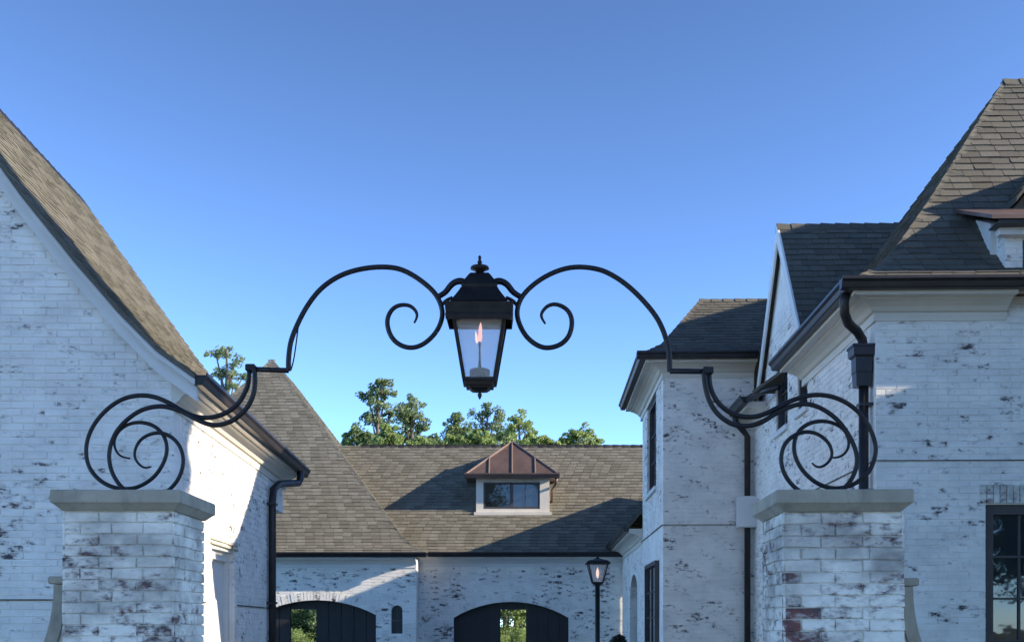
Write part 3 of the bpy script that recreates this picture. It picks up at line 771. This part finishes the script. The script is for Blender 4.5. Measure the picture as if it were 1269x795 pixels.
cp = MB(); cap_run(cp, [(-4, 2.73, 6.42), (6.2, 2.73, 6.42)], Vector((0, 1, -1)), Vector((0, -1, -1)), .25, .12); cp.build('ridge_cap', M['gutter'], groof)
cornice(.31, (mx0 + .02, 0, 3.33), (2.75, 0, 3.33), (0, -1, 0), M['trim_white'], GB); cornice(.31, (wx0, wy, 3.27), (wx1, wy, 3.27), (0, -1, 0), M['trim_white'], GB)
for p0, p1 in (((ax + .05, -.32, 3.26), (2.72, -.32, 3.26)), ((-9, ay + .02, 3.205), (ax + .06, ay + .02, 3.205))):
    q = MB(); q.extrude(GUT, p0, p1, (0, -1, 0)); q.build('gutter', M['gutter'], GB)
# copper-roofed dormer
yd = .73; dxa, dxb = (590 - PX) / F * 27.73, (681 - PX) / F * 27.73
dm = MB(); dm.box(dxa, dxb, yd + .06, yd + 2.2, 4.3, 5.34); dor = dm.build('dormer', M['trim'], GB)
wa, wb = (599 - PX) / F * 27.73, (669 - PX) / F * 27.73; wz0, wz1 = EYE + (775 - 630) / F * 27.73, EYE + (775 - 597) / F * 27.73
q = MB()
q.box(dxa, wa, yd, yd + .058, 4.38, 5.33); q.box(wb, dxb, yd, yd + .058, 4.38, 5.33); q.box(wa, wb, yd + .001, yd + .057, 4.38, wz0); q.box(wa, wb, yd + .001, yd + .057, wz1, 5.33)
q.build('dormer_siding', M['trim'], dor)
q = MB(); q.box(dxa - .05, dxb + .05, yd - .06, yd - .002, 4.36, 4.44); q.build('dormer_sill', M['trim'], dor)
mid = (wa + wb) / 2
for a, b in ((wa, mid), (mid, wb)):
    q = MB(); q.box(a + .03, b - .03, yd + .035, yd + .05, wz0 + .03, wz1 - .03); q.build('dormer_pane', M['glass'], dor)
q = MB(); q.box(wa, wb, yd + .01, yd + .055, wz0, wz0 + .05); q.box(wa, wb, yd + .01, yd + .055, wz1 - .05, wz1)
for a in (wa, mid - .04, wb - .05): q.box(a, a + (.08 if a == mid - .04 else .05), yd + .012, yd + .053, wz0 + .05, wz1 - .05)
q.box(mid + .33, mid + .35, yd + .02, yd + .052, wz0 + .05, wz1 - .05)
q.build('dormer_sash', M['frame'], dor)
ex0, ex1, ey, ez = (577 - PX) / F * 27.48, (692 - PX) / F * 27.48, yd - .25, 5.35
apx, apy, apz = (ex0 + ex1) / 2, yd - .25 + 1.16, 6.34
rfm = MB()
rfm.add([(ex0, ey, ez), (ex1, ey, ez), (apx, apy, apz), (ex1, 3.3, ez), (apx, 3.3, apz), (ex0, 3.3, ez), (ex0, ey, ez - .05), (ex1, ey, ez - .05), (ex1, 3.3, ez - .05), (ex0, 3.3, ez - .05)],
        [(0, 1, 2), (1, 3, 4, 2), (5, 0, 2, 4), (6, 9, 8, 7), (0, 6, 7, 1), (1, 7, 8, 3), (3, 8, 9, 5, 4), (5, 9, 6, 0)])
drf = rfm.build('dormer_roof', M['copper'], dor)
sm = MB(); A = Vector((apx, apy, apz))
for fx in (-.5, 0, .5):
    x = apx + fx * (ex1 - ex0) / 2; k = 1 - abs(fx); top = Vector((x, ey + (apy - ey) * k, ez + (apz - ez) * k))
    sm.tube([(x, ey - .01, ez + .012), top + Vector((0, -.008, .012))], .02, 6)
for x in (ex0, ex1): sm.tube([(x, ey, ez + .01), A + Vector((0, 0, .015))], .024, 6)
sm.build('standing_seam', M['seam'], dor)
q = MB(); q.extrude(GUT, (ex0 - .03, ey + .03, ez - .09), (ex1 + .03, ey + .03, ez - .09), (0, -1, 0)); q.build('dormer_gutter', M['copper'], dor)
q = MB(); q.tube([(ex1 - .05, ey, ez - .1), (ex1 - .06, ey + .05, ez - .22), (dxb + .06, yd + .12, ez - .32), (dxb + .06, yd + .3, 4.72)], .035, 8); q.build('dormer_downspout', M['copper'], dor, True)
GP.finish('brick', 'brickwork', VB['brick_far']); GS.finish('shingle', 'shingle_field', VS)

# ================================================================== gate piers
def pier(label, cx0, cx1, D, depth, capx, capD, capZ, rz, hot_left):
    W = cx1 - cx0
    t = thing('gate_pier', label, 'gate pier', (cx0, D, 0), rz, 'brick piers carrying the iron arch')
    pp = Pieces(t); zt = capZ - .118
    core = None
    names = []
    for p0, p1 in (((0, 0), (W, 0)), ((W, .0), (W, depth)), ((W, depth), (0, depth)), ((0, depth), (0, 0))):
        d = (Vector(p1) - Vector(p0)).normalized(); n = Vector((d.y, -d.x))
        q0 = Vector(p0) + d * .304 if p0 in ((W, .0), (0, depth)) else Vector(p0)
        q1 = Vector(p1) - d * .304 if p0 in ((W, .0), (0, depth)) else Vector(p1)
        if core is None:
            cm = MB(); cm.box(.012, W - .012, .012, depth - .012, 0, zt); core = cm.build('pier_core', M['brick_pier'], t)
        # bricks of this face, laid in running bond and turning the corners
        L = (Vector(p1) - Vector(p0)).length; Mr = Matrix(((d.x, -n.x, 0), (d.y, -n.y, 0), (0, 0, 1)))
        z = zt - CJ; row = 0
        while z > -.03:
            face = 0 if n.y < -.5 else (1 if abs(n.x) > .5 else 2)
            odd = (row + (1 if abs(n.x) > .5 else 0)) % 2
            cuts = [0.0]; x = (BL + .009) if odd == 0 else (BL + .009) / 2 - .003
            nb = max(1, round((L - x) / (BL + .009)));
            rem = L - x; k = max(1, round(rem / (BL + .009)))
            cuts += [x + rem * i / k for i in range(k + 1)]
            for i, (a, b) in enumerate(zip(cuts, cuts[1:])):
                a2, b2 = a + (.0045 if i else 0.0), b - (.0045 if i < len(cuts) - 2 else 0.0)
                wear = R.random() ** 1.3 * .95; bm = M['brick_pier']
                if hot_left and n.y < -.5 and i == 0 and 5 <= row <= 14: bm = M['brick_bare'] if R.random() < .8 else bm; wear = R.choice((.2, .5, .9, .35))
                geo = brick_geo(b2 - a2, BH, R, .002, .0042)
                c = Vector(p0) + d * ((a2 + b2) / 2) - n * .004
                zz = max(z, .0) + BH / 2
                pp.add(core, bm, Matrix.Translation((c.x, c.y, zz)) @ Mr.to_4x4(), geo, wear, False, Vector((n.x, n.y, 0)))
            z -= CJ; row += 1
    pp.finish('brick', 'brickwork', VB['brick_pier'])
    a0, a1 = capx[0] - cx0, capx[1] - cx0; yo = capD - D
    prof = [(.052, -.118), (.045, -.112), (.012, -.082), (.002, -.076), (0, -.070), (0, -.006), (.006, 0)]
    m = MB(); y1 = depth - yo
    m.rings([[(a0 + r, yo + r, capZ + z), (a1 - r, yo + r, capZ + z), (a1 - r, y1 - r, capZ + z), (a0 + r, y1 - r, capZ + z)] for r, z in prof])
    m.build('cap_stone', M['stone'], t)
    return t
def at_x(px, D): return (px - PX) / F * D
LPI = pier('left brick gate pier with a grey stone cap under the left iron scrolls', at_x(77, 6.6), at_x(216, 6.6), 6.6, .64, (at_x(62, 6.53), at_x(223, 6.53)), 6.53, 2.4026, 0, False)
RPI = pier('right brick gate pier with bare red corner bricks and a stone cap', at_x(970, 6.3), at_x(1119, 6.3), 6.3, .62, (at_x(963, 6.23), at_x(1131, 6.23)), 6.23, 2.366, -.039, True)

# low wing walls that sweep up against the outer side of each pier
def wing(label, x_in, D, sgn, topz):
    t = thing('wing_wall', label, 'garden wall', (x_in, D + .14, 0), 0, 'low walls sweeping up to the gate piers')
    H = lambda s: topz - .045 - 1.0 * (1 - (1 - min(1, max(0, s) / 1.5)) ** 2.6)     # concave sweep
    path = []
    for k in range(26):
        th = k / 25 * pi / 2
        path.append((sgn * (.055 + 1.25 * (1 - cos(th))), topz - .06 - 1.15 * sin(th)))
    path.append((sgn * 3.2, topz - .06 - 1.15))
    cop = MB(); rings = []
    for i, (x, z) in enumerate(path):
        p, q = path[max(0, i - 1)], path[min(len(path) - 1, i + 1)]
        d = Vector((q[0] - p[0], 0, q[1] - p[1])).normalized(); nrm = Vector((-d.z, 0, d.x)) * (1 if sgn < 0 else -1)
        if nrm.x * sgn < 0 and abs(nrm.x) > .3: nrm = -nrm
        if nrm.z < -.2: nrm = -nrm
        a = Vector((x, 0, z)) - nrm * .037; b = Vector((x, 0, z)) + nrm * .037
        rings.append([(a.x, -.03, a.z), (b.x, -.03, b.z), (b.x, .30, b.z), (a.x, .30, a.z)])
    cop.rings(rings); cop.build('coping', M['stone'], t)
    body = MB()
    for (xa, za), (xb, zb) in zip(path, path[1:]):
        body.rings([[(xa - sgn * .03, 0, 0), (xb - sgn * .03, 0, 0), (xb - sgn * .03, 0, zb - .03), (xa - sgn * .03, 0, za - .03)],
                    [(xa - sgn * .03, .27, 0), (xb - sgn * .03, .27, 0), (xb - sgn * .03, .27, zb - .03), (xa - sgn * .03, .27, za - .03)]])
    bd = body.build('wall', M['brick_pier'], t)
    b2 = MB(); b2.bevel_box(min(0, sgn * .125), max(0, sgn * .125), -.035, .31, topz - .055, topz - .008, .008); b2.build('end_cap', M['stone'], t)
    return t
wing('low brick wall with curved stone coping rising to the left pier', at_x(77, 6.6) - .004, 6.6, -1, EYE + (775 - 712) / F * 6.74)
wing('low brick wall with curved stone coping rising to the right pier', at_x(1119, 6.3) + .005, 6.3, 1, EYE + (775 - 714) / F * 6.44)

# ================================================================== iron overthrow
def on_arch(px, py):
    k = (px - PX) / F; Y = 6.7636 / (1 + .0711 * k)
    return Vector((k * Y, Y, EYE + (PY - py) / F * Y))
OT = thing('iron_arch', 'black wrought iron arch with scrolls spanning the two gate piers', 'iron arch', (on_arch(594, 0).x, on_arch(594, 0).y, 2.38))
def bar(pts, r0, r1=None, r2=None, name='scroll_bar', off=0.0, it=3, sm=True):
    P = smooth_path(pts, 8, it) if sm else [Vector(p) for p in pts]
    W = [on_arch(p.x, p.y) + Vector((0, off, 0)) - OT.location for p in P]; n = len(W)
    r1 = r0 if r1 is None else r1; r2 = r1 if r2 is None else r2
    rad = [r0 + (r1 - r0) * min(1, i / (n * .75)) if i < n * .75 else r1 + (r2 - r1) * ((i / n - .75) / .25) ** 1.5 for i in range(n)]
    m = MB(); m.tube(W, rad, 8); return m.build(name, M['iron'], OT, True)
arch_l = [(357.5, 459), (357.5, 447), (358.5, 435), (361, 421), (368, 403), (380, 380), (398, 357), (424, 340), (455, 331.8), (485, 331), (505.3, 337.2), (525.4, 350.3), (540.5, 365), (548, 383), (546.8, 398), (539.2, 413), (525.4, 425.8), (510.3, 430.8), (495.2, 427), (484, 415.7), (479.6, 398), (485, 384.3), (495, 378), (507.8, 378.5), (515.8, 386), (516.6, 393), (513.3, 400)]
arch_r = [(830, 460), (829.8, 448), (829, 436), (825, 418), (815.4, 395.4), (798.8, 374), (779.4, 355), (760, 341.4), (740, 333), (711.6, 330.6), (686.4, 337.2), (663.8, 350.3), (647.4, 366.5), (641, 383), (642.4, 398), (651, 415.2), (663.8, 426.5), (677.6, 431), (694, 427), (705.3, 415.7), (709, 398), (703.5, 384), (690, 376.8), (678.5, 379), (671.3, 387.5), (671.5, 394), (675.8, 401)]
bar(arch_l, .0165, .0150, .006, 'arch_bar'); bar(arch_r, .0165, .0150, .006, 'arch_bar')
bar([(311, 457.2), (357.5, 458.8)], .0165, name='tie_bar', sm=False); bar([(830, 459.6), (879, 460)], .0165, name='tie_bar', sm=False)
for p in ((311, 455.5), (877, 459)):
    m = MB(); c = on_arch(*p) - OT.location; m.bevel_box(c.x - .03, c.x + .03, c.y - .028, c.y + .028, c.z - .024, c.z + .02, .006); m.build('collar', M['iron'], OT)
sA = [(308.6, 455), (308, 466), (305.5, 480), (295, 499), (281, 510), (267, 515.4), (252, 517), (237.5, 514), (224.7, 508), (210, 499), (192.6, 491.6), (175.5, 489), (154, 492.4), (132.8, 505.3), (115, 526), (106, 550), (108, 575), (121, 593), (138, 602.6), (154, 605), (171, 602.5), (190.5, 590), (202.8, 571), (206.3, 553.4), (201, 537), (188.3, 526), (171, 522.4), (156, 526), (145.6, 534.5), (140.5, 547), (143.4, 558.5), (150, 565), (160.5, 567.3)]
sB = [(315.4, 457), (316.6, 474), (314, 491), (306.3, 506), (294, 518), (281, 524.6), (267, 527.2), (252, 523.6), (237.5, 516), (222.5, 508.5), (206, 504), (192.6, 504), (175.5, 508.5), (159, 519.5), (145.6, 534), (138, 551), (136, 568.3), (140, 586), (151, 603), (167, 613), (184, 616), (201, 612.5), (214, 603.5), (223.5, 590), (228, 572.6), (225, 556), (216, 543.7), (203.3, 537), (190.5, 537), (177.6, 542.7), (169.5, 553.4), (167.6, 566), (173.4, 575.5), (181, 579.8), (188.3, 578)]
sC = [(879, 459), (880.4, 478), (888, 495), (901.2, 508), (917.8, 515), (937, 515.6), (956.5, 508.5), (978, 497), (1000.5, 489.6), (1020.7, 488.6), (1040.8, 493.6), (1061, 506), (1076, 524), (1084.9, 545.7), (1086, 561), (1081, 578), (1071, 591), (1055, 601), (1034, 604.6), (1013, 598), (995.5, 582.5), (985.6, 563.3), (985.4, 544.5), (993, 530.6), (1007, 522.6), (1023.2, 521), (1038.3, 525.6), (1048.6, 534.4), (1053, 548.2), (1048.6, 560.3), (1039, 566), (1030.7, 566)]
sD = [(872, 460), (873.5, 478.4), (879, 498), (890, 514.4), (906.7, 525.5), (923.3, 528.2), (942, 524), (960, 513), (980, 503.6), (998, 500.4), (1018, 506.4), (1038.3, 521.5), (1053.4, 543), (1061, 563.3), (1060, 581), (1051, 599), (1036, 612), (1017, 617), (999, 613), (984, 603.6), (972, 588.5), (967, 569), (971.6, 551), (983, 539.8), (998, 535), (1013, 538), (1025.5, 548), (1030.5, 561), (1027, 571.5), (1018, 578.2), (1010.6, 578), (1005.6, 573.4)]
bar([(369, 405), (366.5, 425), (363.5, 445), (360, 458)], .0045, name='gas_tube', off=.012)
for pts, o in ((sA, .012), (sB, -.012), (sC, .012), (sD, -.012)): bar(pts, .0160, .0125, .005, off=o)
for s in (1, -1):       # arms that carry the lantern
    f = lambda p: (594 + s * (p[0] - 594), p[1])
    bar([f(p) for p in ((543, 367.5), (552, 362), (558, 354), (564, 349.5), (571, 348), (578, 351))], .017, .021, .02, 'lantern_arm')
    bar([f(p) for p in ((547.5, 378), (553, 372), (561, 368.5))], .011, name='lantern_stay')

# ================================================================== gas lantern on the arch
LC = on_arch(594.5, 0); zl = lambda y: EYE + (PY - y) / F * LC.y; pl = LC.y / F
LT = thing('gas_lantern', 'black four sided gas lantern with pink flame hung from the iron arch', 'lantern', (LC.x, LC.y, zl(495)))
zz = lambda y: zl(y) - LT.location.z
m = MB(); m.lathe([(.001, zz(316)), (2 * pl, zz(318)), (1.6 * pl, zz(322)), (3.2 * pl, zz(325)), (1.8 * pl, zz(328)), (11 * pl, zz(330.5)), (11.8 * pl, zz(333)), (6 * pl, zz(335.5)), (4 * pl, zz(340))], 16); m.build('finial', M['lantern'], LT, True)
def fr(rp): return rp * pl * (1 - rp * pl / LC.y)
def fz(y, rp): return EYE + (PY - y) / F * (LC.y - fr(rp)) - LT.location.z
def st(*a): return [(fr(r), fz(y, r)) for r, y in a]
m = MB(); m.square_stack(st((34, 373), (35.5, 371.5), (29, 364), (24, 357.5), (23.5, 356), (22, 355), (22.5, 351), (18, 345), (13, 339), (11, 337.5))); m.build('lantern_roof', M['lantern'], LT)
m = MB()
def crown_ring(r, y): return [(a * fr(r), b * fr(r), fz(y, r) + ((b + 1) / 2 * .10 if y > 388 else 0)) for a, b in ((-1, -1), (1, -1), (1, 1), (-1, 1))]
m.rings([crown_ring(*q) for q in ((33, 389), (33, 395), (41, 395), (41.8, 389), (41.2, 386), (42.5, 376), (43, 373), (33, 372.6))], cap=False)
m.build('lantern_crown', M['lantern'], LT)
GT, GBm = (32.5, 386), (19, 469)
for sx in (-1, 1):
    for sy in (-1, 1):
        m = MB(); h = 2.3 * pl
        m.rings([[(sx * fr(r) + a * h, sy * fr(r) + b * h, fz(y, r)) for a, b in ((-1, -1), (1, -1), (1, 1), (-1, 1))] for r, y in (GBm, GT)]); m.build('corner_post', M['lantern'], LT)
for k in range(4):
    m = MB(); r0, r1 = fr(GT[0]), fr(GBm[0]); e0, e1 = r0 - 1.5 * pl, r1 - 1.5 * pl; za, zb = fz(GBm[1], GBm[0]), fz(GT[1], GT[0])
    q = [(-e1, -r1, za), (e1, -r1, za), (e0, -r0, zb), (-e0, -r0, zb)]
    c_, s_ = cos(k * pi / 2), sin(k * pi / 2)
    rot = lambda p, dy: (p[0] * c_ - (p[1] + dy) * s_, p[0] * s_ + (p[1] + dy) * c_, p[2])
    m.rings([[rot(p, 0) for p in q], [rot(p, .003) for p in q]]); m.build('glass_pane', M['lantern_glass'], LT)
m = MB(); m.square_stack(st((6, 484), (9, 482.5), (12.5, 479), (13, 477), (17, 476), (18, 471), (21, 470.5), (21, 467), (15, 466))); m.build('lantern_tray', M['lantern'], LT)
m = MB(); m.lathe([(.001, zz(495)), (1.5 * pl, zz(493)), (3 * pl, zz(489)), (1.6 * pl, zz(486)), (4 * pl, zz(483)), (3 * pl, zz(480))], 12); m.build('drop_finial', M['lantern'], LT, True)
m = MB(); m.lathe([(12.5 * pl, zz(472)), (12.5 * pl, zz(458.5)), (11 * pl, zz(457.5)), (2.2 * pl, zz(457)), (1.1 * pl, zz(440)), (1.9 * pl, zz(438)), (1.0 * pl, zz(436)), (1.2 * pl, zz(430)), (1.9 * pl, zz(428)), (1.2 * pl, zz(423))], 12); m.build('burner', M['door'], LT, True)
def flame(mb, base, s, x=0, lean=0):
    mb.rings([[(x + lean * t + .72 * r * s * cos(2 * pi * k / 10), .5 * r * s * sin(2 * pi * k / 10), zz(base) + t * 26 * pl * s) for k in range(10)] for r, t in ((.6 * pl, 0), (3.4 * pl, .12), (4.6 * pl, .3), (3.2 * pl, .5), (3.4 * pl, .66), (2.4 * pl, .82), (.3 * pl, 1.0))])
m = MB(); flame(m, 425, 1.0, 0, .006); fl = m.build('flame', M['flame'], LT, True)
m = MB(); flame(m, 425.5, .6, -3.4 * pl, -.008); m.build('flame_tongue', M['flame_core'], LT, True)

# ================================================================== lamp post in the court
PD = 21.0; px_ = at_x(740.5, PD); ps = PD / F; pz = lambda y: EYE + (PY - y) / F * PD
LPST = thing('lamp_post', 'slim black lamp post with lit glass lantern before the garage wall', 'lamp post', (px_, PD, 0))
m = MB(); m.lathe([(.11, 0), (.11, .12), (.075, .18), (.06, .5), (.045, .55), (.045, pz(726)), (.06, pz(725)), (.05, pz(723))], 12); m.build('pole', M['iron'], LPST, True)
m = MB(); m.square_stack([(14.5 * ps, pz(699)), (14.8 * ps, pz(697)), (12 * ps, pz(694.5)), (4 * ps, pz(692)), (2.5 * ps, pz(691)), (.5 * ps, pz(689))]); m.build('lantern_roof', M['iron'], LPST)
m = MB(); m.square_stack([(4 * ps, pz(724)), (7 * ps, pz(722)), (7 * ps, pz(720.5))]); m.build('lantern_base', M['iron'], LPST)
for sx in (-1, 1):
    for sy in (-1, 1):
        m = MB(); m.tube([(sx * 6.5 * ps, sy * 6.5 * ps, pz(721)), (sx * 12 * ps, sy * 12 * ps, pz(698))], .014, 6); m.build('corner_post', M['iron'], LPST)
for k in range(4):
    c_, s_ = cos(k * pi / 2), sin(k * pi / 2); m = MB()
    q = [(-6 * ps, -6.4 * ps, pz(721)), (6 * ps, -6.4 * ps, pz(721)), (11.5 * ps, -11.9 * ps, pz(698)), (-11.5 * ps, -11.9 * ps, pz(698))]
    m.rings([[(p[0] * c_ - (p[1] + d) * s_, p[0] * s_ + (p[1] + d) * c_, p[2]) for p in q] for d in (0, .003)]); m.build('glass_pane', M['lantern_glass'], LPST)
m = MB(); m.lathe([(.01, pz(716)), (.035, pz(711)), (.03, pz(707)), (.002, pz(702))], 10); m.build('flame', M['flame_core'], LPST, True)

# ================================================================== planting
def leaf_cluster(mb, c, r, n, size, rnd, flat=1.0):
    for _ in range(n):
        d = Vector((rnd.gauss(0, 1), rnd.gauss(0, 1), rnd.gauss(0, 1))).normalized() * r * rnd.uniform(.35, 1.0) ** .6
        d.z *= flat; p = c + d
        a = Vector((rnd.gauss(0, 1), rnd.gauss(0, 1), rnd.gauss(0, 1))).normalized(); b = a.orthogonal().normalized()
        s = size * rnd.uniform(.6, 1.3); t = a.cross(b)
        mb.cur = min(1, max(0, mb.base + rnd.uniform(-.25, .25)))
        mb.add([p - b * s * .9, p + t * s * .45, p + b * s * .9, p - t * s * .45], [(0, 1, 2, 3)])
def tree(name, label, x, y, H, crown, leaf, seed, group=None, cat='tree', lean=0.0, lsize=.2, dens=1.0, trunk_r=None, flat=.75):
    """crown = list of (dx, z, radius): main masses, each broken into many small leaf clumps"""
    rnd = random.Random(seed); t = thing(name, label, cat, (x, y, 0), 0, group)
    tr = trunk_r or H * .014; m = MB(); top = max(z for _, z, _ in crown)
    tp = [(lean * k / 6 + rnd.uniform(-.12, .12) * (k > 0), rnd.uniform(-.12, .12), top * k / 6) for k in range(7)]
    m.tube(tp, [tr * (1.25 - k / 6 * 1.0) for k in range(7)], 8)
    lf = MB()
    for dx, z, r in crown:
        base = Vector((lean * z / top, 0, z * .86)); end = Vector((dx, rnd.uniform(-.4, .4) * r, z))
        midp = base.lerp(end, .5) + Vector((0, 0, -.05 * r))
        if (end - base).length > .3: m.tube([base, midp, end], [tr * .35, tr * .25, tr * .12], 6)
        n = int(13 * dens * max(1, r * r * .5))
        for _ in range(n):
            d = Vector((rnd.gauss(0, 1), rnd.gauss(0, 1), rnd.gauss(0, 1))).normalized() * r * rnd.uniform(.25, 1.0)
            d.z *= flat; c = end + d; lf.base = rnd.uniform(.15, .85)
            if rnd.random() < .25: m.tube([end.lerp(c, .1), end.lerp(c, .6), c], [tr * .14, tr * .1, tr * .05], 5)
            leaf_cluster(lf, c, r * rnd.uniform(.24, .44), int(52 * dens) + 6, lsize * .42, rnd, .8)
    m.build('trunk', M['bark'], t); lf.build('crown', leaf, t)
    return t
G1 = 'trees behind the garage roof'
def wx(px, D): return (px - PX) / F * D
def wz(py, D): return EYE + (PY - py) / F * D
def T(name, label, px, D, blobs, leaf, seed, **k):
    x = wx(px, D); cr = [(wx(a, D) - x, wz(b, D), 1.4 * r / F * D) for a, b, r in blobs]
    tree(name, label, x, D, max(z for _, z, _ in cr), cr, leaf, seed, G1, **k)
PN, LD, LL = M['leaf_pine'], M['leaf_dark'], M['leaf_light']
T('pine_tree', 'airy pine top showing above the left house roof', 280, 48, [(268, 440, 10), (280, 434, 12), (292, 446, 11), (284, 460, 12), (300, 465, 9), (272, 462, 10), (290, 478, 12), (285, 500, 16)], PN, 1, dens=.65, lsize=.17, flat=.55)
T('pine_tree', 'tallest pine with tiered clumps left of the lantern', 468, 56, [(466, 482, 13), (476, 474, 8), (455, 490, 9), (478, 488, 9), (470, 503, 11), (461, 516, 10), (473, 522, 11), (468, 540, 14), (484, 512, 6)], PN, 2, dens=.9, flat=.6)
T('pine_tree', 'second pine with a broad dense crown right of the tallest pine', 508, 58, [(508, 498, 9), (502, 510, 14), (516, 512, 13), (507, 526, 17), (522, 528, 10), (496, 538, 13), (512, 545, 16)], PN, 3, dens=1.0)
T('leafy_tree', 'rounded mid green tree at the left end of the garage ridge', 447, 50, [(447, 538, 12), (436, 546, 10), (456, 548, 11), (446, 556, 15)], LD, 4)
T('leafy_tree', 'pale yellow green tree in front of the tallest pine trunk', 484, 47, [(482, 535, 9), (488, 545, 11), (478, 550, 11), (484, 560, 15)], LL, 5)
T('pine_tree', 'small dark pine with pointed top left below the lantern', 566, 62, [(566, 516, 7), (562, 526, 10), (572, 530, 9), (560, 542, 12), (571, 548, 13)], LD, 6, dens=1.0)
T('leafy_tree', 'wide open crowned tree directly below the lantern', 605, 60, [(603, 506, 9), (594, 514, 10), (613, 514, 11), (602, 524, 13), (621, 524, 10), (592, 532, 12), (612, 538, 14), (600, 548, 15)], PN, 7, dens=.75)
T('leafy_tree', 'fresh green tree just right of the copper dormer peak', 645, 52, [(643, 518, 9), (652, 528, 11), (638, 531, 10), (660, 542, 11), (646, 545, 13), (652, 558, 15)], LL, 8, dens=.8)
T('leafy_tree', 'low bright green tree left of the copper dormer', 588, 46, [(578, 545, 10), (590, 541, 9), (602, 548, 11), (560, 550, 10), (585, 556, 16)], LL, 9)
T('leafy_tree', 'lone light green tree at the right of the garage ridge', 716, 54, [(718, 533, 10), (705, 541, 10), (729, 541, 10), (716, 548, 14), (698, 551, 8), (738, 549, 7)], LL, 10, dens=.85)
T('leafy_tree', 'low green tree between the two pines and the small pine', 538, 52, [(534, 546, 9), (545, 549, 8), (524, 550, 10), (538, 556, 12)], LD, 11)
T('leafy_tree', 'low bright tree between the copper dormer peak and the lone tree', 676, 50, [(668, 547, 9), (680, 551, 8), (672, 558, 12), (690, 556, 9)], LL, 12)
T('leafy_tree', 'dull green tree behind the copper dormer peak', 626, 57, [(622, 540, 10), (632, 544, 10), (626, 554, 13)], LD, 13)
T('leafy_tree', 'yellowish low tree at the foot of the second pine', 522, 46, [(516, 548, 9), (528, 551, 9), (522, 558, 12)], LL, 14)
# the garden seen through the gaps between the carriage doors
for k, (px, D, h, lab, mat) in enumerate(((374, 44, 2.8, 'sunlit green shrub seen through the left carriage doors', LD), (636, 45, 3.2, 'sunlit green shrub seen through the right carriage doors', LL))):
    tree('garden_shrub', lab, wx(px, D), D, h, [(-.7, 1.2, 1.1), (.6, 1.3, 1.1), (0, h - .7, 1.0), (-1.6, 1.0, 1.1), (1.5, 1.1, 1.1), (0, .7, 1.2), (-1.2, h - .8, 1.0), (1.2, h - .9, 1.0)], mat, 40 + k, 'shrubs beyond the garage', 'shrub', dens=2.6, lsize=.16, trunk_r=.06)
    tree('garden_shrub', lab.replace('sunlit green', 'low yellowish'), wx(px, D) + .3, D - 3, 1.2, [(-.5, .8, .6), (.5, .85, .6), (0, 1.2, .5), (-1.2, .7, .5), (1.3, .7, .5)], LL, 50 + k, 'shrubs beyond the garage', 'shrub', dens=1.6, lsize=.08, trunk_r=.04)
# clipped box ball at the foot of the link wall
bb = thing('boxwood_ball', 'dark clipped boxwood ball beside the lamp post, only its top showing', 'shrub', (at_x(767, 20), 20, 0))
m = MB(); m.tube([(0, 0, 0), (0, 0, .9)], .03, 6); m.build('stem', M['bark'], bb)
m = MB(); rr = random.Random(5)
for _ in range(500):
    d = Vector((rr.gauss(0, 1), rr.gauss(0, 1), rr.gauss(0, 1))).normalized(); m.base = rr.uniform(.2, .8)
    leaf_cluster(m, Vector((0, 0, wz(786, 20) - .52)) + Vector((d.x * .2, d.y * .2, d.z * .48)), .06, 10, .035, rr)
m.build('foliage', M['leaf_box'], bb)
# trees outside the picture that shade the gate and the house front in late light
G2 = 'shade trees standing outside the gate'
def shade(x, y, h, r, seed, lab, lo=.3, n=14, dens=1.9, lsize=.42, leaf=None, flat=.9):
    rnd = random.Random(seed); cr = []
    for k in range(n):
        t = (k + .5) / n; a = k * 2.4
        cr.append((cos(a) * r * .5 * (1 - .5 * t), h * (lo + (.95 - lo) * t), r * (.62 - .22 * t)))
    tree('shade_tree', lab, x, y, h, cr, leaf or LD, seed, G2, dens=dens, lsize=lsize, flat=flat)
shade(15, 1.6, 14, 3.8, 60, 'tall shade tree to the right of the gate', .2)
shade(16, 4.2, 15.5, 3.4, 61, 'tallest shade tree nearest the right house', .2, 18)
shade(16.2, 6.25, 15.0, 1.8, 64, 'narrow unseen tree added to shade the left house front', .12, 20, 2.4, .5, None, 1.2)  # out of view, added to close a sun gap on the left gable
shade(7.7, 10.35, 5.7, 1.5, 63, 'dense unseen evergreen added to shade the right house front', .12, 12, 3.0, .4, None, 1.0)  # out of view, added to block direct sun from the front wall
for k, (x, y, h, r) in enumerate(((-13, -27, 13, 4.6), (-4, -30, 15, 5.0), (5, -27, 14, 4.6), (14, -29, 14, 5.0), (23, -27, 12, 4.8), (31, -22, 12, 4.8))):
    shade(x, y, h, r, 70 + k, ('far left', 'left', 'middle', 'right', 'far right', 'rightmost')[k] + ' tree of the row behind the viewer', .3, 10, 1.2)
